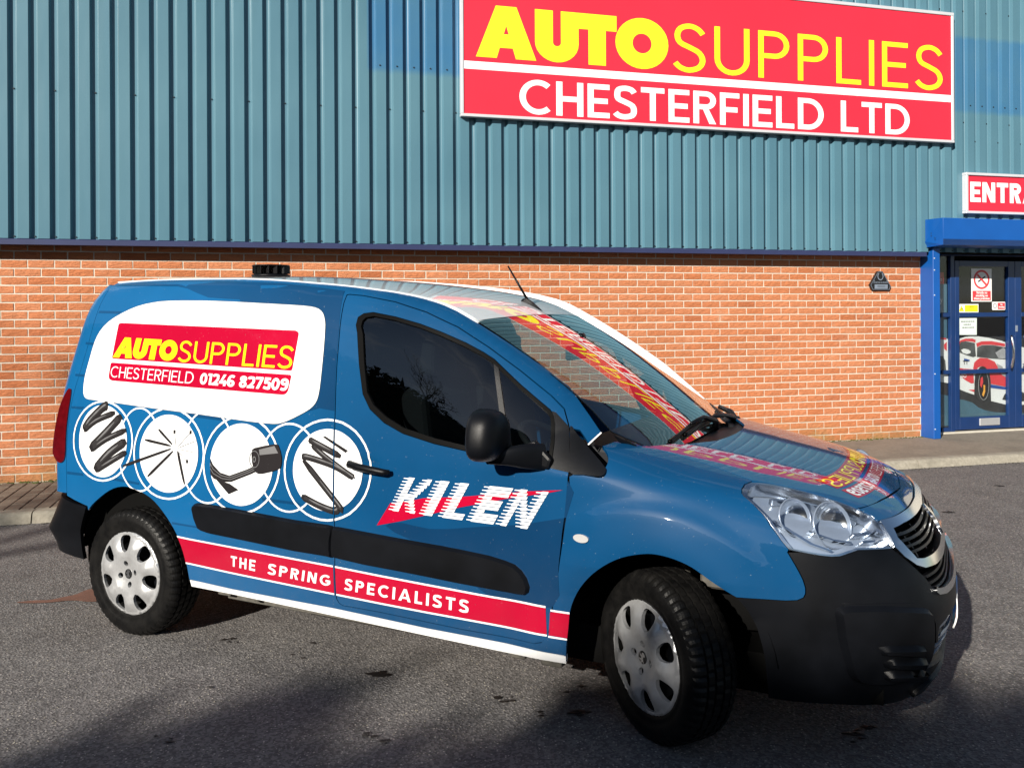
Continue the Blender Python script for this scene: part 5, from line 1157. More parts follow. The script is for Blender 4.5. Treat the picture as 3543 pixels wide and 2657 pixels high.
# shield badge with a rearing lion drawn as a simple raised figure
ub, zb = 4.0, .775
bd = [(ub + a / 1.9, zb + b) for a, b in [(-.045, .055), (0, .062), (.045, .055), (.048, .0), (.035, -.04), (0, -.066), (-.035, -.04), (-.048, .0)]]
lion = [(-.030, .040), (-.014, .052), (.002, .048), (.012, .030), (.004, .022), (.020, .020), (.034, .034), (.040, .026), (.026, .006), (.010, .004), (.014, -.014), (.034, -.018), (.036, -.028), (.012, -.030), (.006, -.048), (-.010, -.058), (-.006, -.040), (-.020, -.030), (-.034, -.044), (-.036, -.032), (-.022, -.016), (-.016, .004), (-.022, .020), (-.036, .024)]
skin('lion_badge', S1, [(ub + a / 1.9, zb + b) for a, b in lion], M['chrome'], gs, off=.016, skirt=.012, grid=None, su=1.9, step=.02)
# number plate, curved round the nose and seen edge on
pl = [(4.0 - .235 / 1.9, .392), (4.0 + .235 / 1.9, .392), (4.0 + .235 / 1.9, .506), (4.0 - .235 / 1.9, .506)]
skin('number_plate', S1, pl, M['white'], bp, off=.004, skirt=.006, grid=.04, su=1.9)
# headlamps
lamp = LP
def depthf(UV): return np.zeros(len(UV))
for side in (0, 1):
    mm = bool(side)
    hl = skin('headlamp', S1, lamp, M['satin'], van, off=-.055, grid=.03, su=1.9, sv=2.0, gap=.004, mirror=mm)
    skin('lamp_lens', S1, lamp, M['lamp_glass'], hl, off=.001, skirt=.006, grid=.03, su=1.9, sv=2.0, gap=.003, mirror=mm)
    rimq = strip([(a * 1.9, b * 2.0) for a, b in inset(lamp, .006, 1.9, 2.0)], .012, True); rimq = [[(a / 1.9, b / 2.0) for a, b in q] for q in rimq]
    skin('lamp_rim', S1, rimq, M['chrome'], hl, off=-.002, skirt=.05, grid=None, su=1.9, sv=2.0, step=.03, mirror=mm)
    # two reflector bowls
    for (cu, cz_, rr_, tilt) in ((3.479, .912, .074, 0), (3.530, .886, .090, 0)):
        c, n_ = surf_pn(S1, np.array([cu]), np.array([cz_])); c = c[0]; n_ = n_[0]
        ax = Vector((.76, -.55, .32)).normalized(); cc = Vector(c) - Vector(n_) * .030
        a1 = ax.cross(Vector((0, 0, 1))).normalized(); a2 = ax.cross(a1)
        v = []; f = []; K = 28; prof_ = [(1.03, .004), (1.0, .008), (.97, .004), (.93, -.006), (.75, -.024), (.5, -.038), (.3, -.044), (.22, -.047), (.12, -.048), (0.001, -.048)]
        for r_, h_ in prof_:
            for k in range(K):
                t = 2 * math.pi * k / K; q = cc + (a1 * math.cos(t) * rr_ * r_ + a2 * math.sin(t) * rr_ * .92 * r_) + ax * h_; v.append(tuple(q))
        for i in range(len(prof_) - 1):
            for k in range(K): f.append((i * K + k, i * K + (k + 1) % K, (i + 1) * K + (k + 1) % K, (i + 1) * K + k))
        if mm: v = [(x, -y, z) for x, y, z in v]
        mi = [0] * (3 * K) + [1] * (3 * K) + [0] * ((len(prof_) - 7) * K)
        mesh_obj('reflector_bowl', v, f, [M['satin'], M['chrome']], hl, smooth=True, matidx=mi)
    for ln, wd in (([(3.43, .90), (3.44, .86), (3.455, .82), (3.48, .795)], .014), ([(3.50, .965), (3.55, .962), (3.585, .93), (3.60, .89)], .012), ([(3.55, .85), (3.585, .85), (3.612, .858)], .02), ([(3.555, .825), (3.585, .824), (3.602, .83)], .014), ([(3.47, .865), (3.50, .835), (3.53, .825)], .012)):
        ribbon('lamp_fin', S1, ln, wd, -.028, M['chrome'], hl, 1.9, 2.0, skirt=.022, mirror=mm)
# windscreen, roof
WTOP = 2.735 - .16 * .645 ** 2
def hx(y): return WTOP - .14 * y * y
ysn = np.linspace(-.640, .640, 25)
edge_n = [(float(x), -y_) for x, y_ in ((2.612, .640), (2.75, .643), (2.90, .650), (3.05, .667), (3.16, .688), (3.225, .712))]
botn = [(3.262, -.724), (3.302, -.698), (3.345, -.665), (3.382, -.638), (3.424, -.567), (3.458, -.46), (3.476, -.32), (3.484, -.15), (3.486, 0)]
gpoly = [(hx(y), y) for y in ysn[::-1]] + edge_n[1:] + botn + [(x, -y) for x, y in botn[:-1]][::-1] + [(x, -y) for x, y in edge_n[1:]][::-1]
ws = skin('windscreen', S3, gpoly, M['screen_glass'], van, grid=.06, off=.001)
q = strip(inset(gpoly, .007), .014, True)
skin('windscreen_band', S3, q, M['rubber'], ws, off=-.003, grid=None, step=.05)
roofp = [(hx(y) - .006, y) for y in np.linspace(-.625, .625, 25)] + [(x, .625) for x in np.linspace(2.55, .45, 20)] + [(.36, .60), (.30, .45), (.26, .2), (.25, 0), (.26, -.2), (.30, -.45), (.36, -.60)] + [(x, -.625) for x in np.linspace(.45, 2.55, 20)]
rf = skin('roof', S3, roofp, M['roofwhite'], van, grid=.06, skirt=.012, off=.0)
for sgn in (-1, 1):
    g1 = [(x, sgn * .636) for x in np.linspace(.40, 2.60, 40)]; ribbon('roof_gutter', S3, g1, .018, -.006, M['dark'], rf, skirt=0)
    g2 = [(x, sgn * .6455) for x in np.linspace(.36, 2.62, 40)] + [(2.75, sgn * .650), (2.90, sgn * .656), (3.05, sgn * .670), (3.16, sgn * .690), (3.215, sgn * .708)][:0 if sgn < 0 else 5]
    ribbon('roof_edge_strip', S3, g2, .013, .002, M['white'], rf, skirt=.008)
ftv = []; ftf = []
ftx = np.linspace(.6, 3.27, 60); fty = np.interp(ftx, [.6, 2.6, 2.8, 3.0, 3.1, 3.22, 3.27], [.660, .664, .668, .682, .694, .712, .722])
for x_, y_ in zip(ftx, fty):
    k_ = min(1.0, (3.30 - x_) / .25)
    for dy, o_ in ((-.012, .004), (-.011, .024), (0, .028), (.010, .022), (.013, -.02)): ftv.append(tuple(S3(x_, y_ + dy) + np.array([.3 * o_ * k_ if x_ > 2.4 else 0, 0, o_ * k_])))
for i in range(59):
    for j in range(4): ftf.append((i * 5 + j, (i + 1) * 5 + j, (i + 1) * 5 + j + 1, i * 5 + j + 1))
ftf.append((295, 296, 297, 298, 299)); mesh_obj('far_pillar_trim', ftv, ftf, M['pillar_white'], rf, smooth=True)
# cowl between bonnet and windscreen
cv = []; cf = []
bt = botn + [(x, -y) for x, y in botn[:-1]][::-1]; hu = [3.46, 3.50, fl_line[0][0], 3.575, 3.61, 3.68, 3.76, 3.88, 4.0]; hz = [1.112, 1.106, fl_line[0][1], hr_[0][1] + .006, hr_[0][1] + .004, hr_[0][1], hr_[1][1], hr_[2][1], hr_[2][1] - .001]
hu = hu + [8 - a for a in hu[:-1]][::-1]; hz = hz + hz[:-1][::-1]
A = S3(np.array([a for a, b in bt]), np.array([b for a, b in bt])); B_ = S1(np.array(hu), np.array(hz))
for i in range(len(bt)):
    a = A[i]; b = B_[i]; cv += [tuple(a + [-.02, 0, -.002]), tuple(a + [.012, 0, -.018]), tuple((a * .55 + b * .45) + [0, 0, -.022]), tuple(b + [0.02, 0, -.022])]
for i in range(len(bt) - 1):
    for j in range(3): cf.append((i * 4 + j, (i + 1) * 4 + j, (i + 1) * 4 + j + 1, i * 4 + j + 1))
mesh_obj('wiper_cowl', cv, cf, M['plastic'], van, smooth=True)
def S3p(x, y, o=0.0):
    p, n_ = surf_pn(S3, np.array([x]), np.array([y])); return Vector(p[0] + n_[0] * o)
for piv, elbow, mid, blade in (((3.480, .10), (3.433, -.02), (3.427, -.20), [(3.425, -.50), (3.429, -.40), (3.430, -.28), (3.424, -.12), (3.422, .06)]), ((3.473, .50), (3.453, .30), (3.442, .05), [(3.444, -.34), (3.445, -.20), (3.441, .0), (3.438, .16), (3.420, .32)])):
    wb = MB(); wb.tube([S3p(piv[0], piv[1], -.005), S3p(piv[0] - .01, piv[1] - .03, .03), S3p(elbow[0], elbow[1], .034), S3p(mid[0], mid[1], .026)], [.018, .014, .010, .007], 8)
    w_ = wb.build('wiper_arm', M['plastic'], van, smooth=True)
    bl = catmull(blade, 4, False); w2 = MB(); w2.tube([S3p(a_, b_, .012) for a_, b_ in bl], .009, 6); w2.build('wiper_blade', M['rubber'], w_, smooth=True)
fc = [(3.306, .675), (3.336, .60), (3.400, .48), (3.434, .40), (3.472, .34), (3.554, .36), (3.573, .50), (3.495, .62), (3.432, .70), (3.360, .735)]
fco = skin('cowl_corner', S3, fc, M['plastic'], van, off=.004, skirt=.03, grid=.03)
hg = MB(); hg.tube([S3p(3.36, .62, .02), S3p(3.42, .58, .035), S3p(3.50, .50, .01)], [.012, .016, .012], 8); hg.tube([S3p(3.42, .50, .0), S3p(3.47, .55, .03), S3p(3.52, .56, .0)], [.010, .012, .008], 8); hg.build('bonnet_hinge', M['plastic_gl'], fco, smooth=True)
# pinstripe break on the pillar foot
ribbon('pillar_joint', S2, [(3.19, 1.113), (3.222, 1.155)], .006, .002, M['white'], van, skirt=.001)
ribbon('pillar_joint', S1, [(3.292, 1.098), (3.32, 1.108)], .006, .002, M['white'], van, 1.9, skirt=.001) if False else None
# rear end
rd = [(u_, z) for u_, z in [(0.0, 1.795), (.5, 1.80), (1.0, 1.80), (1.5, 1.80), (2.0, 1.795), (2.0, 1.5), (2.0, 1.2), (2.0, .95), (2.0, .68), (1.5, .68), (1.0, .68), (.5, .68), (0.0, .68), (0.0, .95), (0.0, 1.2), (0.0, 1.5)]]
rdo = skin('rear_door', S4, rd, M['blue'], van, grid=.05, skirt=.012, su=1.3, gap=.003)
tl = catmull([(.06, 1.22), (.03, 1.15), (.02, 1.0), (.02, .88), (.10, .845), (.22, .85), (.27, .92), (.30, 1.0), (.25, 1.12), (.17, 1.22), (.11, 1.235)], 3)
for side in (False, True):
    skin('tail_lamp', S4, tl, M['lampred'], van, offf=lambda UV: .006 + .026 * np.exp(-((UV[:, 0] - .20) / .10) ** 2) * np.clip((UV[:, 1] - .84) / .05, 0, 1) * np.clip((1.24 - UV[:, 1]) / .3, 0, 1), skirt=.03, grid=.02, su=1.3, mirror=side)
rb_r = [(0.0, .626), (.12, .634), (.25, .648), (.38, .660), (.5, .664), (.6, .665), (1.0, .665), (1.4, .665), (1.7, .665), (2.0, .655), (2.0, .50), (2.0, .345), (1.88, .35), (1.6, .37), (1.0, .38), (.4, .37), (.12, .35), (0.0, .345), (0.0, .50)]
rbp = skin('rear_bumper', S4, rb_r, M['plastic'], van, grid=.04, skirt=.02, su=1.3, offf=lambda UV: .010 + .030 * np.exp(-((UV[:, 1] - .485) / .045) ** 2) * np.clip(UV[:, 0] / .15, 0, 1) * np.clip((2 - UV[:, 0]) / .15, 0, 1))
# underside, arches, inner box
ub = MB(); ub.box(.45, 3.95, -.62, .62, .19, .34); ub.box(.30, 2.9, -.80, .80, .30, .42); ub.box(3.85, 4.25, -.66, .66, .24, .55)
ub.build('underbody', M['dark'], van)
def archliner(x, y0, y1, r=.40, name='wheel_arch_liner'):
    v = []; f = []; K = 24
    for i in range(K + 1):
        t = R(6 + 166 * i / K)
        for y in (y0, y1): v.append((x + r * math.cos(t) * (1.0), y, .335 + r * math.sin(t)))
    c0 = len(v); v.append((x, y1, .335))
    for i in range(K): f.append((2 * i, 2 * i + 1, 2 * i + 3, 2 * i + 2)); f.append((2 * i + 1, c0, 2 * i + 3))
    return mesh_obj(name, v, f, M['dark'], van)
for s in (-1, 1):
    archliner(.745, s * .850, s * .50, .43); archliner(3.475, s * .862, s * .46, .45)
cb = MB(); cb.box(.34, 2.08, -.78, .78, .42, 1.12); cb.box(.40, 2.08, -.66, .66, 1.12, 1.70); cb.build('cargo_bulkhead', M['dark'], van)
eb = MB(); eb.box(3.02, 3.06, -.78, .78, .40, 1.02); eb.box(3.10, 4.20, -.42, .42, .40, .84); eb.build('engine_bay', M['dark'], van)
# suspension strut and inner body piece seen above the front wheel
stt2 = MB(); stt2.tube([(3.50, -.56, .46), (3.52, -.60, .74)], .030, 12); stt2.tube([(3.50, -.58, .36), (3.50, -.56, .50)], .022, 10); stt2.build('suspension_strut', M['seal_grey'], van, smooth=True)
boxo('chassis_leg', 3.58, 3.80, -.60, -.52, .55, .68, M['seal_grey'], van, bevel=.01)
# cabin
db = MB(); db.prism([(3.45, .80), (3.50, 1.02), (3.42, 1.075), (3.12, 1.10), (2.98, 1.06), (2.93, .90), (2.95, .60)], -.70, .70); db.build('dashboard', M['dash'], van, bevel=.02, segs=2)
for y in (-.36, .36):
    s1 = MB(); s1.prism([(2.22, .55), (2.60, .55), (2.66, .68), (2.62, .76), (2.25, .72)], y - .25, y + .25); seat = s1.build('seat', M['seat'], van, bevel=.04, segs=3)
    s2 = MB(); s2.prism([(2.22, .70), (2.36, .72), (2.30, 1.25), (2.22, 1.30), (2.16, 1.25)], y - .23, y + .23); s2.build('backrest', M['seat'], seat, bevel=.04, segs=3)
    s3 = MB(); s3.prism([(2.19, 1.34), (2.28, 1.33), (2.29, 1.50), (2.22, 1.52)], y - .12, y + .12); s3.build('headrest', M['seat'], seat, bevel=.03, segs=3)
sw = MB(); cx_, cy_, cz2 = 2.86, -.36, 1.02; ax = Vector((.55, 0, .83)).normalized(); a1 = Vector((0, 1, 0)); a2 = ax.cross(a1)
sw.tube([Vector((cx_, cy_, cz2)) + (a1 * math.cos(t) + a2 * math.sin(t)) * .185 for t in [2 * math.pi * i / 32 for i in range(33)]], .014, 8, cap=False)
for t in (0.0, math.pi, -math.pi / 2): sw.tube([Vector((cx_, cy_, cz2)), Vector((cx_, cy_, cz2)) + (a1 * math.cos(t) + a2 * math.sin(t)) * .18], .016, 6)
sw.tube([Vector((cx_, cy_, cz2)) + ax * .01, Vector((cx_, cy_, cz2)) - ax * .05], .05, 12)
sw.build('steering_wheel', M['dash'], van, smooth=True)
rm_ = MB(); rm_.box(2.80, 2.83, -.11, .11, 1.40, 1.47); rm_.box(2.80, 2.86, -.02, .02, 1.47, 1.53); rm_.build('rear_view_mirror', M['plastic'], van, bevel=.008)
# black side mouldings
st_r = skin('side_moulding', S2, D['strip_rear'], M['plastic'], van, grid=.035, offf=lambda UV: np.full(len(UV), .020), skirt=.021, flare_=.5); mir(st_r)
st_f = skin('side_moulding', S2, D['strip_front'], M['plastic'], door, grid=.035, offf=lambda UV: np.full(len(UV), .020), skirt=.021, flare_=.5); mir(st_f, doorl)
# door handle
hd = MB(); P0 = Vector(S2(2.105, .978).tolist()); P1 = Vector(S2(2.325, .958).tolist())
hd.tube([P0 + Vector((0, -.004, 0)), P0 + Vector((.02, -.030, 0)), P0.lerp(P1, .35) + Vector((0, -.040, 0)), P0.lerp(P1, .7) + Vector((0, -.040, 0)), P1 + Vector((-.02, -.034, 0)), P1 + Vector((.004, -.022, 0))], [.013, .017, .016, .0155, .0145, .010], 12)
ho = hd.build('door_handle', M['plastic'], door, smooth=True); mir2 = mesh_obj('door_handle', [(v.co.x, -v.co.y, v.co.z) for v in ho.data.vertices], [tuple(p.vertices)[::-1] for p in ho.data.polygons], M['plastic_gl'], doorl, smooth=True)
cup = [(2.185 + .060 * math.cos(R(a)), .972 + .036 * math.sin(R(a))) for a in range(0, 360, 20)]
# wing mirrors
def mirror(sgn):
    v = []; f = []; NU, NV_ = 36, 18; c = Vector((2.845, -1.015, 1.162))
    for j in range(NV_ + 1):
        ph = -math.pi / 2 + math.pi * j / NV_
        for i in range(NU):
            th = 2 * math.pi * i / NU; n_ = 2.9
            sp = lambda x, m_=2 / n_: math.copysign(abs(x) ** m_, x)
            X = sp(math.cos(ph)) * sp(math.cos(th)); Y = sp(math.cos(ph)) * sp(math.sin(th)); Z = sp(math.sin(ph))
            x = X * (.088 if X > 0 else .045); y = Y * (.112 - .014 * Z); z = Z * .101 * (1 - .10 * max(0, Y))
            seam_ = .996 if abs(Z + .45) < .04 else 1.0
            v.append((c.x + x * seam_, sgn * -(c.y + y * seam_), c.z + z * seam_))
    for j in range(NV_):
        for i in range(NU): f.append((j * NU + i, j * NU + (i + 1) % NU, (j + 1) * NU + (i + 1) % NU, (j + 1) * NU + i))
    par = door if sgn < 0 else doorl
    o = mesh_obj('wing_mirror', v, f, M['plastic'], par, smooth=True); bm = bmesh.new(); bm.from_mesh(o.data); bmesh.ops.remove_doubles(bm, verts=bm.verts, dist=1e-5); bmesh.ops.recalc_face_normals(bm, faces=bm.faces); bm.to_mesh(o.data); bm.free()
    secs = [((2.86, 1.02, 1.085), .022, .020), ((2.92, .985, 1.092), .034, .022), ((2.965, .945, 1.090), .046, .022), ((3.005, .905, 1.086), .052, .020), ((3.035, .872, 1.080), .054, .016)]
    av = []; af = []; K = 16
    for (px_, py_, pz_), hz_, hd_ in secs:
        for k in range(K):
            t = 2 * math.pi * k / K; cs2 = math.copysign(abs(math.cos(t)) ** .7, math.cos(t)); sn2 = math.copysign(abs(math.sin(t)) ** .7, math.sin(t))
            av.append((px_ + cs2 * hd_ * .75, sgn * (py_ + cs2 * hd_ * .6), pz_ + sn2 * hz_ - .015))
    for i in range(len(secs) - 1):
        for k in range(K): af.append((i * K + k, i * K + (k + 1) % K, (i + 1) * K + (k + 1) % K, (i + 1) * K + k))
    a = MB(); a.v = av; a.f = af; a.build('mirror_arm', M['plastic'], par, smooth=True)
    ft = MB(); ft.prism([(2.955, 1.035), (3.06, 1.02), (3.075, 1.06), (3.00, 1.13), (2.97, 1.12)], sgn * .858, sgn * .895); ft.build('mirror_foot', M['plastic'], par, bevel=.012, segs=2)
mirror(-1); mirror(1)
# the mirror sits on the right-hand door: move mirrored coordinates back
# roof ventilator and aerial
vt = MB(); vx, vy = .87, 0.0; vz = float(T(vx, vy))
def ring(bm_, cx, cy, z, r, K=28): n0 = len(bm_.v); bm_.v += [(cx + r * math.cos(2 * math.pi * k / K), cy + r * math.sin(2 * math.pi * k / K), z) for k in range(K)]; return n0
def lathe(prof_, cx, cy, K=28):
    b = MB(); ids = [ring(b, cx, cy, z, r, K) for r, z in prof_]
    for a, c in zip(ids[:-1], ids[1:]):
        for k in range(K): b.f.append((a + k, a + (k + 1) % K, c + (k + 1) % K, c + k))
    return b
vb = lathe([(.10, vz), (.112, vz + .012), (.112, vz + .018), (.085, vz + .026), (.06, vz + .028), (.001, vz + .028)], vx, vy).build('roof_vent', M['plastic'], van, smooth=True)
lathe([(.001, vz + .078), (.105, vz + .076), (.110, vz + .072), (.105, vz + .069), (.001, vz + .069)], vx, vy).build('vent_cap', M['plastic'], vb, smooth=True)
for k in range(14):
    t = 2 * math.pi * k / 14; b = MB(); r0, r1 = .06, .106
    p0 = (vx + r0 * math.cos(t), vy + r0 * math.sin(t)); p1 = (vx + r1 * math.cos(t + .35), vy + r1 * math.sin(t + .35)); q = .003
    b.v = [(p0[0], p0[1], vz + .024), (p1[0], p1[1], vz + .024), (p1[0], p1[1], vz + .071), (p0[0], p0[1], vz + .071)]; b.v += [(x + q, y + q, z) for x, y, z in b.v]
    b.f = [(0, 1, 2, 3), (7, 6, 5, 4), (0, 4, 5, 1), (1, 5, 6, 2), (2, 6, 7, 3), (3, 7, 4, 0)]; b.build('vent_blade', M['plastic_gl'], vb)
ab = MB(); ax0 = 2.60; az = float(T(ax0, 0)); ab.v = []; 
aer = [(2.515, .012, .0), (2.525, .020, .014), (2.545, .020, .028), (2.58, .017, .020), (2.615, .012, .008), (2.635, .004, .0)]
for x, w_, h_ in aer:
    zz = float(T(x, 0)); ab.v += [(x, -w_, zz - .004), (x, -w_ * .45, zz + h_ * .9), (x, w_ * .45, zz + h_ * .9), (x, w_, zz - .004)]
for i in range(len(aer) - 1):
    for j in range(3): ab.f.append((i * 4 + j, (i + 1) * 4 + j, (i + 1) * 4 + j + 1, i * 4 + j + 1))
ab.f += [(0, 1, 2, 3), (23, 22, 21, 20)]
abo = ab.build('aerial', M['plastic'], van, bevel=.002)
rd_ = MB(); rd_.tube([(2.548, 0, float(T(2.548, 0)) + .018), (2.44, 0, 1.870)], [.0075, .0042], 8); rd_.build('aerial_rod', M['plastic'], abo, smooth=True)

# ------------------------------------------------------------------ wheels
def hubprof(r): return float(np.interp(r, [0, .026, .040, .060, .085, .11, .14, .165, .180, .192, .198, .203], [.020, .020, .022, .028, .036, .037, .032, .024, .018, .018, .010, -.004]))
hub_y = np.vectorize(hubprof)
def SH(u, v):
    u, v = np.broadcast_arrays(np.asarray(u, float), np.asarray(v, float)); r = np.hypot(u, v); a = np.arctan2(u, v)
    rel = .009 * np.cos(7 * a + np.pi) * np.exp(-((r - .140) / .038) ** 2)
    return np.stack([u, -(hub_y(r) + rel), v], -1)
def hub_holes():
    hs = []
    for k in range(7):
        a0 = 2 * math.pi * k / 7 - .0
        pts = []
        for r_, da in ((.110, -.10), (.118, -.17), (.148, -.215), (.174, -.185), (.182, -.09), (.182, .09), (.174, .185), (.148, .215), (.118, .17), (.110, .10), (.103, 0)): pts.append((r_ * math.sin(a0 + da), r_ * math.cos(a0 + da)))
        hs.append(catmull(pts, 2))
    for k in range(4):
        a0 = R(-8 + 90 * k); hs.append([(.050 * math.sin(a0) + .0135 * math.sin(t), .050 * math.cos(a0) + .0135 * math.cos(t)) for t in [2 * math.pi * i / 12 for i in range(12)]])
    return hs
def hubcap():
    rim = [(.203 * math.sin(t), .203 * math.cos(t)) for t in [2 * math.pi * i / 72 for i in range(72)]]; hs = hub_holes()
    Q, F = tri2d([rim], hs, grid=.011); e = 4e-4
    P = SH(Q[:, 0], Q[:, 1]); du = SH(Q[:, 0] + e, Q[:, 1]) - SH(Q[:, 0] - e, Q[:, 1]); dv_ = SH(Q[:, 0], Q[:, 1] + e) - SH(Q[:, 0], Q[:, 1] - e); N_ = np.cross(du, dv_); N_ /= np.linalg.norm(N_, axis=1)[:, None]
    N_ *= np.where(N_[:, 1:2] > 0, -1, 1); F = np.array(F); fn = np.cross(P[F[:, 1]] - P[F[:, 0]], P[F[:, 2]] - P[F[:, 0]]); s = fn[:, 1] > 0; F[s] = F[s][:, ::-1]
    V = list(P); NN = list(N_); FF = [tuple(f) for f in F]; ed = set()
    for f in FF:
        for i in range(3): ed.add((f[i], f[(i + 1) % 3]))
    idx = {}
    def nv(i, l, m_):
        if (i, l) not in idx: idx[(i, l)] = len(V); V.append(P[i] + np.array([0, .016 * l, 0])); NN.append(m_)
        return idx[(i, l)]
    for a, b in [x for x in ed if (x[1], x[0]) not in ed]:
        t = P[b] - P[a]; m_ = np.cross(t, [0, -1, 0]); m_ = m_ / (np.linalg.norm(m_) + 1e-9); FF.append((nv(b, 0, m_), nv(a, 0, m_), nv(a, 1, m_), nv(b, 1, m_)))
    return V, FF, NN
HV, HF, HN = hubcap()
def lathe_y(prof_, K, jit=None):
    """profile (r, a) revolved about the wheel axle (y)"""
    v = []; f = []
    for i, (r, a) in enumerate(prof_):
        for k in range(K):
            rr_ = r + (jit(i, k) if jit else 0); t = 2 * math.pi * k / K; v.append((rr_ * math.sin(t), a, rr_ * math.cos(t)))
    for i in range(len(prof_) - 1):
        for k in range(K): f.append((i * K + k, i * K + (k + 1) % K, (i + 1) * K + (k + 1) % K, (i + 1) * K + k))
    return v, f
TP = [(.196, -.082), (.203, -.090), (.215, -.094), (.225, -.099), (.228, -.0975), (.245, -.104), (.270, -.107), (.274, -.1055), (.292, -.102), (.304, -.096), (.312, -.088), (.318, -.079), (.3215, -.068), (.3225, -.058), (.3145, -.057), (.3145, -.050), (.3232, -.049), (.324, -.024), (.3155, -.023), (.3155, -.015), (.324, -.014), (.324, .014), (.3155, .015), (.3155, .023), (.324, .024), (.3232, .049), (.3145, .050), (.3145, .057), (.3225, .058), (.3215, .068), (.318, .079), (.312, .088), (.304, .096), (.292, .102), (.270, .107), (.245, .104), (.215, .094), (.196, .082)]
HUBZ = .314
def wheel(x, y, steer, spin, side):
    """side -1 right (near camera), 1 left"""
    K = 168
    def jit(i, k):
        a = TP[i]
        if i in (9, 10, 11, 12, 13, 28, 29, 30, 31, 32): return -.0055 if (k % 3 == 0) else 0.0
        if i in (16, 17, 20, 21, 24, 25): return -.004 if (k + i // 4) % 4 == 0 else 0.0
        return 0.0
    v, f = lathe_y(TP, K, jit)
    sp = R(spin); cs_, sn_ = math.cos(sp), math.sin(sp); d = R(steer); cd, sd_ = math.cos(d), math.sin(d)
    def place(P, spin_=True, squash=False):
        out = []
        for (a, b, c) in P:
            if spin_: a, c = a * cs_ + c * sn_, -a * sn_ + c * cs_
            if side > 0: b = -b
            if squash and c < -(HUBZ - .002): b *= 1 + .03; c = max(c, -HUBZ + .0005)
            X = a * cd - b * (-sd_) * 1.0; Y = -a * sd_ + b * cd
            X = a * cd + b * sd_
            out.append((x + X, y + Y, HUBZ + c))
        return out
    fl_ = (lambda F: [tuple(q[::-1]) for q in F]) if side > 0 else (lambda F: F)
    rimp = [(.203, .085), (.190, .080), (.180, .02), (.175, -.03), (.168, -.045), (.06, -.050), (.055, -.035), (.001, -.035)]
    rimp2 = [(.203, -.086), (.196, -.083), (.190, -.070), (.182, -.03), (.175, -.012), (.16, -.03), (.10, -.035), (.06, -.045), (.001, -.045)]
    v1, f1 = lathe_y(rimp2, 48); w_ = mesh_obj('wheel', place(v1), fl_(f1), M['dark'], van, smooth=True)
    t_ = mesh_obj('tyre', place(v, True, True), fl_(f), M['tyre'], w_)
    t_.data.polygons.foreach_set('use_smooth', [(q // K) < 8 or (q // K) > 28 for q in range(len(f))])
    HV2 = place([(p[0] * 1.075, p[1] - .082, p[2] * 1.075) for p in HV]); nn2 = [tuple(Vector(q)) for q in place([tuple(Vector(n_)) for n_ in HN])]; nn2 = [(a - x, b - y, c - HUBZ) for a, b, c in nn2]
    h_ = mesh_obj('hubcap', HV2, fl_(HF), M['hub'], w_, normals=nn2)
    # dark round badge with a small chrome lion
    bv, bf = lathe_y([(.026, -.098), (.024, -.105), (.001, -.1055)], 24); mesh_obj('hub_badge', place(bv), fl_(bf), M['plastic_gl'], w_)
    Q, F = tri2d([[(a * .48, b * .44) for a, b in lion]]); mesh_obj('hub_lion', place([(-a, -.1072, b) for a, b in Q]), [tuple(q) for q in F], M['chrome'], w_)
    dv2, df2 = lathe_y([(.155, -.06), (.13, -.055), (.06, -.05), (.055, -.02)], 32); mesh_obj('brake_disc', place([(a, b + .01, c) for a, b, c in dv2]), fl_(df2), M['plastic'], w_)
wheel(.715, -.785, 0, -6, -1); wheel(.715, .785, 0, 20, 1)
wheel(3.468, -.708, 36, 14, -1); wheel(3.455, .735, 36, 40, 1)

# ------------------------------------------------------------------ printed vinyl on the van
gap_r = [q for q in strip(D['door_rear'], .0085)]
gapall = gap_r
fine_gap = [[D['door_rear'][0]] and [(x - .0045, z) for x, z in D['door_rear']] + [(x + .0045, z) for x, z in D['door_rear']][::-1]][0]
archcut = archc_r
HO = [fine_gap, archcut]
def dec(name, polys, mat, lvl, S=S2, parent=van, holes=HO, grid=.03, mapping=None, su=1.0, sv=1.0, step=.025):
    return skin(name, S, polys, mat, parent, holes=holes, grid=grid or .03, off=.0012 + .0008 * lvl, mapping=mapping, su=su, sv=sv, step=step)
# darker shapes of the blue print
for k_ in ('bd0', 'bd1', 'bd2', 'bd3', 'bd4', 'bd5', 'bd6', 'bd7', 'bd8'): dec('print_band', D[k_], M['blue_dk'], 0)
dec('print_swoosh', D['sw_top'], M['blue_dk'], 0)
dec('print_swoosh', catmull(D['swd1'], 2), M['blue_dk'], 0, parent=door, holes=[])
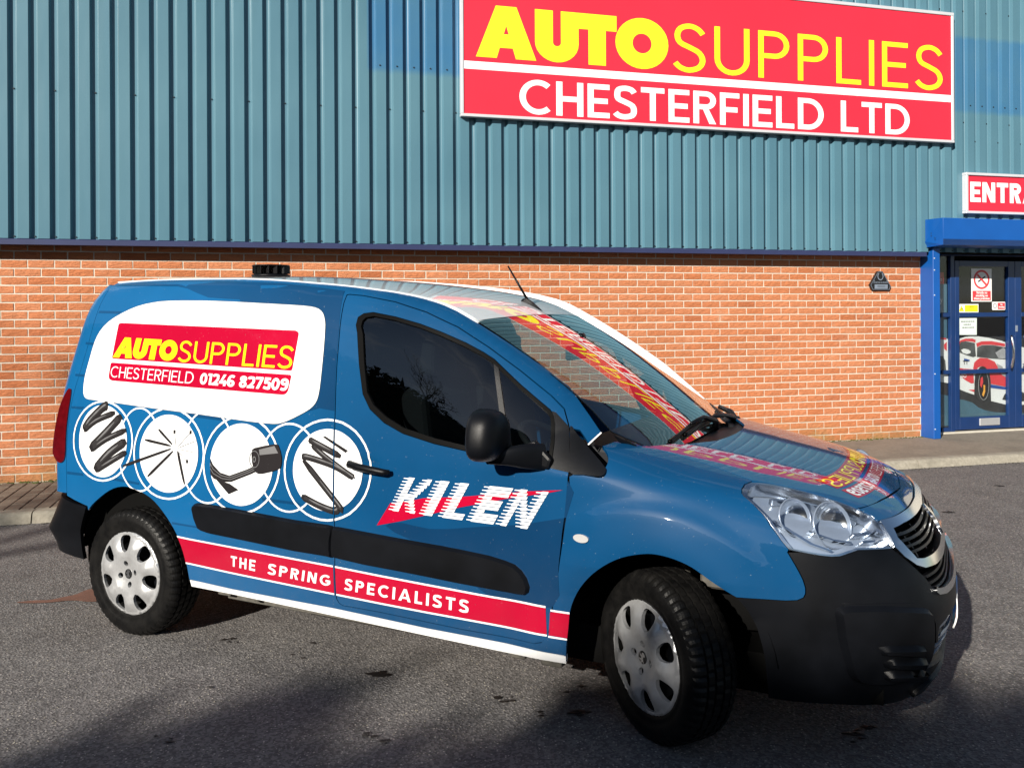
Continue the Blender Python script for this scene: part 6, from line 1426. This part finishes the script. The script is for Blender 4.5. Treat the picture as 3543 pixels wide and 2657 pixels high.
# link rings, rings, discs
for k_ in ('link0', 'link1', 'link2'): dec('print_ring', strip(D[k_], .0085, True), M['white'], 1, grid=None)
cc = D['circles']
for i in range(0, 8, 2):
    dec('print_disc', catmull([tuple(p) for p in cc[i]], 2), M['white'], 2)
    dec('print_ring', strip([tuple(p) for p in cc[i + 1]], .0095, True), M['white'], 2, grid=None)
wp = catmull(D['white_panel'], 2)
dec('white_panel', wp, M['white'], 3, holes=[])
dec('panel_edge', strip(wp, .004, True), M['grey_print'], 2.6, holes=[], grid=None)
def artstroke(pts, w0, w1=None, mat='black_print', lvl=4, hl=True):
    p = catmull(pts, 4, False) if len(pts) > 2 else [(pts[0][0] + (pts[1][0] - pts[0][0]) * t / 6, pts[0][1] + (pts[1][1] - pts[0][1]) * t / 6) for t in range(7)]
    w0 = w0 * (1.35 if hl else 1); n = len(p); w1 = w1 or w0; ww = [(w0 + (w1 - w0) * i / (n - 1)) * (1 if 0 < i < n - 1 else .55) for i in range(n)]
    dec('spring_print', strip(p, ww), M[mat], lvl, grid=None)
    if hl:
        nn_ = len(p); dec('spring_print', strip([(a - w0 * .04, b + w0 * .10) for a, b in p[1:-1]], w0 * .50), M['soot_print'], lvl + .6, grid=None)
        dec('spring_print', strip([(a, b + w0 * .16) for a, b in p[2:-2]], [w0 * (.06 + .16 * abs(math.sin(3.0 * math.pi * i / max(1, nn_ - 5)))) for i in range(nn_ - 4)]), M['grey_print'], lvl + 1.2, grid=None)
for k_, w_ in (('s1b', .024), ('s1a', .036), ('s1d', .024), ('s1c', .036), ('s1f', .024), ('s1e', .036)): artstroke(D[k_], w_)
for i, w_ in enumerate((.014, .015, .015, .016, .017)): artstroke(D['g%d' % i], w_, w_ * .8, hl=False)
for i in range(5, 10): artstroke(D['g%d' % i], .0035, mat='grey_print', hl=False)
for k_ in ('g5', 'g6', 'g7'):
    e_ = D[k_][1] if k_ == 'g5' else D[k_][0]; dec('spring_print', [(e_[0] - .006, e_[1] - .009), (e_[0] + .007, e_[1] - .008), (e_[0] + .006, e_[1] + .009), (e_[0] - .007, e_[1] + .008)], M['black_print'], 5, grid=None)
dec('leaf_spring_print', D['leafA'], M['black_print'], 4, grid=None); dec('leaf_spring_print', D['leafB'], M['black_print'], 4, grid=None)
for q_ in (.25, .5, .75): pass
lf = D['leafA']
for t_ in (.3, .62):
    ln = [(lf[i][0] * (1 - t_) + lf[11 - i][0] * t_, lf[i][1] * (1 - t_) + lf[11 - i][1] * t_) for i in range(0, 6)]; dec('leaf_spring_print', strip(ln, .003), M['grey_print'], 5, grid=None)
dec('cylinder_print', catmull(D['cylA'], 2), M['black_print'], 6, grid=None)
cA = D['cylA']; dec('cylinder_print', [(cA[1][0] + .03, cA[1][1] - .005), (cA[2][0], cA[2][1] - .008), (cA[3][0], cA[3][1] - .03), (cA[1][0] + .035, cA[1][1] - .03)], M['grey_print'], 7, grid=None)
ce = ((cA[0][0] + cA[9][0]) / 2 + .012, (cA[0][1] + cA[9][1]) / 2)
dec('cylinder_print', strip([(ce[0] + .030 * math.cos(R(a)), ce[1] + .038 * math.sin(R(a))) for a in range(0, 360, 20)], .003, True), M['grey_print'], 7, grid=None)
dec('cylinder_print', strip([(ce[0] + .008 * math.cos(R(a)), ce[1] + .012 * math.sin(R(a))) for a in range(0, 360, 30)], .004, True), M['grey_print'], 7, grid=None)
for k_, w_ in (('c4b', .022), ('c4c', .020), ('c4d', .022), ('c4e', .022), ('c4f', .024)): artstroke(D[k_], w_)
dec('spring_print', D['c4a'], M['black_print'], 4, grid=None)
# red panels and their lettering
dec('red_panel', roundc(D['red_panel1'], .012, 3), M['red'], 4, holes=[]); dec('red_panel', roundc(D['red_panel2'], .012, 3), M['red'], 4, holes=[])
def lettering(txt, quad, wt, mat, lvl, track=.10, parent=van, S=S2, **kw):
    for polys in word_polys(txt, wt, track): dec('lettering', polys, mat, lvl, S=S, parent=parent, holes=[], grid=None, mapping=quadmap(quad), step=.12)
lettering('AUTO', D['q_auto'], .30, M['yellow'], 5.2, -.02)
lettering('SUPPLIES', D['q_supplies'], .105, M['yellow'], 5.2, .13)
lettering('CHESTERFIELD', D['q_chester'], .095, M['white'], 5.2, .13)
lettering('01246 827509', D['q_phone'], .215, M['white'], 5.2, .055)
# red stripe along the sill with white edge lines
rt, rb = D['red_top'], D['red_bot']
def yi(l, x): return float(np.interp(x, [p[0] for p in l], [p[1] for p in l]))
def band(x0, x1, o0, o1, lt=rt, lb=rb):
    xs_ = np.linspace(x0, x1, 12); return [(x, yi(lt, x) + o0) for x in xs_] + [(x, (yi(lb, x) if o1 is not None else yi(lt, x)) + (o1 or 0)) for x in xs_[::-1]]
a_ok = [archcut]
for (x0, x1, par) in ((.98, 2.012, van), (2.0235, 3.052, door)):
    xs_ = np.linspace(x0, x1, 14)
    dec('red_stripe', [(x, yi(rt, x)) for x in xs_] + [(x, yi(rb, x)) for x in xs_[::-1]], M['red'], 1, parent=par, holes=a_ok)
    for l_, o_ in ((rt, .0045), (rb, -.0045)): dec('white_line', strip([(x, yi(l_, x) + o_) for x in xs_], .0075), M['white'], 1.5, parent=par, holes=a_ok, grid=None)
dec('red_stripe', [(3.030, .4715), (3.040, .475), (3.063, .472), (3.058, .374), (3.026, .378)], M['red'], 1, S=S1, parent=fe, holes=[], su=1.9)
for l_ in ([(3.031, .479), (3.0635, .4765)], [(3.025, .372), (3.0575, .369)]): dec('white_line', strip([(a * 1.9, b) for a, b in l_], .0075) and [[(a / 1.9, b) for a, b in q] for q in strip([(a * 1.9, b) for a, b in l_], .0075)], M['white'], 1.5, S=S1, parent=fe, holes=[], grid=None, su=1.9)
lettering('THE', D['q_the'], .19, M['white'], 3, .28); lettering('SPRING', D['q_spring'], .19, M['white'], 3, .28); lettering('SPECIALISTS', D['q_spec'], .19, M['white'], 3, .28, parent=door)
# striped five letter logo on the door
dec('logo_wedge', D['kil_red'], M['red'], 1, parent=door, holes=[])
qk = D['q_kilen']; qm = quadmap(qk)
rows = 11; LW = .175; sp_w = .212
def runs(ch, t):
    w_ = LW; s_ = .075
    if ch == 'I': return [(0, s_ * 1.15)]
    if ch == 'L': return [(0, s_ * 1.1)] if t > .22 else [(0, w_ * .93)]
    if ch == 'E': return [(0, w_)] if t > .76 or t < .24 else ([(0, w_ * .9)] if .40 < t < .60 else [(0, s_)])
    if ch == 'K':
        if t > .45: x = s_ + (t - .45) / .55 * (w_ - s_ - .03); return [(0, s_ * .9), (x, min(x + s_ * .9, w_ + .02))] if x > s_ * 1.2 else [(0, x + s_ * .9)]
        x = s_ * .9 + (.45 - t) / .45 * (w_ - s_ * 1.4); return [(0, s_ * .9), (x, x + s_ * .8)] if x > s_ * 1.15 else [(0, x + s_ * .85)]
    if ch == 'N':
        x = (1 - t) * (w_ + .02 - s_ * .8); return [(0, max(s_ * .8, 0)), (w_ + .02 - s_ * .8, w_ + .02)] + ([(x, x + s_ * .8)])
x0s = {'K': 0.0, 'I': .235, 'L': .375, 'E': .575, 'N': .775}
bars = []
for ch, x0 in x0s.items():
    for r_ in range(rows):
        t = 1 - (r_ + .5) / rows
        for a, b in runs(ch, t):
            y1 = 1 - r_ / rows; y0 = y1 - .80 / rows; ym = (y0 + y1) / 2
            xa, xb = x0 + a, x0 + b; n_ = .026
            bars.append([(xa - .012, ym - .012), (xa - .012, ym + .012), (xa + n_ * .6, ym + .014), (xa + n_, y1), (xb, y1), (xb, y0), (xa + n_, y0), (xa + n_ * .6, ym - .014)])
mx_ = max(p[0] for q in bars for p in q); bars = [[(a / mx_, b) for a, b in q] for q in bars]
dec('logo_lettering', bars, M['white'], 2, parent=door, holes=[], grid=None, mapping=qm, step=.1)
# mirror-written lettering on the bonnet (reads right in a rear-view mirror)
def q2(k_): return D[k_]
y_nb, y_fb, y_ft, y_nt = D['hood_t_y']
hr1 = D['hood_r1']; hr2 = D['hood_r2']
def hdec(name, polys, mat, lvl, mapping=None, grid=.05): return skin(name, S1, polys, mat, bonnet, grid=grid, off=.0008 + .0009 * lvl, su=1.6, sv=4.0, mapping=mapping, step=.04 if mapping is None else .12)
un, uf = 3.685, 4.315
def zrow(z0, u): return z0 - .012 * ((u - 4.0) / .32) ** 2
def hmap(z0, z1):
    def m_(Q):
        u = uf + (un - uf) * Q[:, 0]; b = Q[:, 1]; zb_ = z0 + (z1 - z0) * b; return np.stack([u, zb_ - .0 * u], -1)
    return m_
r1 = [(un - .008, .957), (uf + .008, .957), (uf + .008, .982), (un - .008, .982)]; r2_ = [(un - .008, .929), (uf + .008, .929), (uf + .008, .9525), (un - .008, .9525)]
hdec('red_panel', r1, M['red'], 0); hdec('red_panel', r2_, M['red'], 0)
pa_, Wa = text_polys('AUTO', .30, -.02); pb_, Wb = text_polys('SUPPLIES', .105, .13); tot = Wa + .1 + Wb
hdec('lettering', [[(a / tot, b) for a, b in q] for q in pa_], M['yellow'], 1, hmap(.959, .979), None); hdec('lettering', [[((a + Wa + .1) / tot, b) for a, b in q] for q in pb_], M['yellow'], 1, hmap(.959, .979), None)
pa_, Wa = text_polys('CHESTERFIELD', .095, .13); pb_, Wb = text_polys('01246 827509', .215, .055); tot = Wa + .35 + Wb
hdec('lettering', [[(a / tot, b) for a, b in q] for q in pa_], M['white'], 1, hmap(.932, .950), None); hdec('lettering', [[((a + Wa + .35) / tot, b) for a, b in q] for q in pb_], M['white'], 1, hmap(.932, .950), None)

# ------------------------------------------------------------------ marks on the tarmac
def stain(name, pts, label, mat, z=.004):
    Q, F = tri2d([catmull(pts, 4)]); o = mesh_obj(name, [(a, b, z) for a, b in Q], [tuple(f) for f in F], mat); tag(o, label, 'stain'); return o
stain('rusty_stain', [(-2.82, 5.00), (-2.74, 5.035), (-2.66, 5.04), (-2.60, 5.09), (-2.55, 5.14), (-2.52, 5.23), (-2.42, 5.27), (-2.34, 5.36), (-2.22, 5.33), (-2.16, 5.20), (-2.20, 5.06), (-2.32, 5.045), (-2.40, 5.005), (-2.52, 5.03), (-2.62, 5.00), (-2.72, 4.985)], 'flat rust brown stain on the tarmac behind the rear wheel', M['stain'])
# leaf scraps and dark flecks lying on the tarmac
lv_ = MB(); rr = random.Random(21)
def scrap(x, y, r_):
    k = 7; c = len(lv_.v)
    for q in range(k): a = 2 * math.pi * q / k; w_ = 1.5 * r_ * rr.uniform(.3, 1.1); lv_.v.append((x + math.cos(a) * w_, y + math.sin(a) * w_ * .6, .003 + rr.random() * .003))
    lv_.v.append((x, y, .006 + rr.random() * .004))
    for q in range(k): lv_.f.append((c + q, c + (q + 1) % k, c + k))
def gpx(px, py): b = (1075 - py) / 3050; k = -1.642 / b; return (px - 1771) / 3050 * k, k
for px_, py_, n_, r_ in ((1290, 2333, 9, .030), (1750, 2415, 5, .022), (1995, 2470, 6, .024), (1985, 2390, 2, .02), (1860, 2465, 3, .018), (800, 2205, 3, .02), (780, 2220, 2, .018), (1060, 2225, 2, .018), (1030, 2270, 2, .016), (1280, 2530, 4, .015), (720, 2370, 2, .016), (2980, 2530, 6, .024), (2960, 2555, 5, .024), (3200, 1790, 5, .03), (3280, 1780, 4, .03), (3440, 1690, 3, .03), (1280, 2570, 3, .015), (560, 2550, 3, .018)):
    x, y = gpx(px_, py_)
    for i in range(n_): scrap(x + rr.gauss(0, .03), y + rr.gauss(0, .02), r_ * rr.uniform(.4, 1))
o = mesh_obj('leaf_litter', lv_.v, lv_.f, M['scrap'], kind='stuff'); tag(o, 'dark scraps of wet leaf scattered over the tarmac', 'leaves')
gr_ = MB(); rr = random.Random(8)
for i in range(9000):
    t = rr.random(); y = 2.9 + 6.0 * t * t; x = rr.uniform(-.62, .62) * y; r_ = rr.uniform(.0015, .0042); c = len(gr_.v); a0 = rr.random() * 6
    for q in range(3): a = a0 + 2.094 * q; gr_.v.append((x + math.cos(a) * r_, y + math.sin(a) * r_, .0005))
    gr_.v.append((x, y, r_ * .8)); 
    for q in range(3): gr_.f.append((c + q, c + (q + 1) % 3, c + 3))
o = mesh_obj('stone_chippings', gr_.v, gr_.f, M['kerb'], kind='stuff'); tag(o, 'pale stone chippings worn proud of the tarmac', 'chippings')

# ------------------------------------------------------------------ bare trees and a bank across the car park: mirrored in the door glass, shading the foreground
def bare_tree(x, y, h, seed, label, spread=1.0, fine=5):
    rr = random.Random(seed); e = empty('bare_tree', (x, y, 0)); tag(e, label, 'tree', 'bare trees across the car park')
    tr = MB(); cr_ = MB()
    def grow(b, p, d, L, r_, lvl):
        q = p + d * L; mid = p.lerp(q, .5) + Vector((rr.gauss(0, .04), rr.gauss(0, .04), 0)) * L
        b.tube([p, mid, q], [r_, r_ * .85, r_ * .68], 6 if lvl < 2 else (4 if lvl < 4 else 3), cap=False)
        if lvl >= fine: return
        n = 3 if lvl < 4 else 2
        for i in range(n):
            a = rr.uniform(0, 6.28); tilt = rr.uniform(.35, .8) * spread
            ax_ = d.cross(Vector((math.cos(a), math.sin(a), .3))).normalized(); nd = (Matrix.Rotation(tilt, 3, ax_) @ d); nd.z += .10; nd.normalize()
            grow(cr_, q if i < 2 else mid, nd, L * rr.uniform(.62, .82), r_ * .6, lvl + 1)
    grow(tr, Vector((0, 0, -.1)), Vector((rr.gauss(0, .04), rr.gauss(0, .04), 1)).normalized(), h * .30, h * .022, 0)
    o1 = tr.build('trunk', M['bark'], e); o2 = mesh_obj('crown', cr_.v, cr_.f, M['bark'], e)
labels = ['bare spreading tree left of centre in the window reflection', 'bare slim tree at the left of the window reflection', 'tall bare tree right of centre in the window reflection', 'low bare tree behind the hedge bank in the reflection', 'bare tree shading the lower left tarmac', 'bare tree shading the middle of the foreground tarmac', 'bare tree shading the tarmac before the front wheel', 'bare tree at the far right of the car park edge']
CREST = [(-34, 14, 8.8), (-28, 4, 9.4), (-22.5, -1.5, 9.8), (-18.6, -5.8, 9.4), (-15.6, -9.4, 8.2), (-12.6, -12.2, 7.5), (-10.8, -12.7, 7.85), (-9.0, -12.6, 7.95), (-7.2, -12.2, 7.8), (-5.6, -12.4, 6.4), (-2, -14, 4.0), (4, -17, 3.6), (12, -18, 3.4)]
TR = [(-20.5, -3.4, 4.8), (-24.6, .8, 3.2), (-17.2, -7.4, 5.0), (-27.5, 4.2, 3.4), (-14.0, -11.8, 5.6), (-30, 8, 3.2), (-22.4, -1.4, 3.0), (-9.5, -15.5, 9.5)]
for i, (x, y, h) in enumerate(TR):
    bare_tree(x, y, h, 40 + i, labels[i], fine=6)
    if i < 7: bpy.data.objects['bare_tree' + ('' if i == 0 else '.%03d' % i)].location.z = (8.0 if i in (0, 1, 3, 5, 6) else 6.9)
bkv = []; bkf = []
cpt = catmull(CREST, 4, False)
for x, y, z in cpt:
    d = Vector((-1 - x, 5 - y, 0)).normalized()
    for o_, zz in ((7.5, 0.0), (5.2, z * .30), (2.6, z * .66), (.8, z * .90), (-1.0, z * .93), (-6, z * .88), (-14, z * .7)): bkv.append((x + d.x * o_, y + d.y * o_, zz - (.05 if zz == 0 else 0)))
for i in range(len(cpt) - 1):
    for j in range(6): bkf.append((i * 7 + j, i * 7 + j + 1, (i + 1) * 7 + j + 1, (i + 1) * 7 + j))
o = mesh_obj('earth_bank', bkv, bkf, M['hedge'], kind='structure')
hb = MB(); rr = random.Random(77); L_ = len(cpt) - 1
for i in range(26000):
    t = rr.random() * L_; k = int(t); f_ = t - k; a = cpt[k]; b = cpt[k + 1]; x = a[0] + (b[0] - a[0]) * f_; y = a[1] + (b[1] - a[1]) * f_; z = a[2] + (b[2] - a[2]) * f_
    d = Vector((-1 - x, 5 - y, 0)).normalized(); o_ = rr.uniform(-1.5, 6.5); base = z * (.93 if o_ < 1 else max(0, .93 - .135 * (o_ - 1)))
    top = .35 + .45 * (.5 + .5 * math.sin(x * 1.3 + y * .7)) * (.5 + .5 * math.sin(x * .47 - y * 1.1 + 1)) + .25 * math.sin(3.1 * x + 2.3 * y)
    zz = base + rr.random() ** .8 * max(.15, top); s_ = rr.uniform(.05, .16); px_, py_ = x + d.x * o_, y + d.y * o_; c = len(hb.v)
    for q in range(3): hb.v.append((px_ + rr.gauss(0, s_), py_ + rr.gauss(0, s_), zz + rr.gauss(0, s_)))
    hb.f.append((c, c + 1, c + 2))
o = mesh_obj('hedge_bank', hb.v, hb.f, M['hedge'], kind='stuff'); tag(o, 'dark overgrown bank mirrored low in the van door window', 'hedge')
print('objects', len(bpy.data.objects))
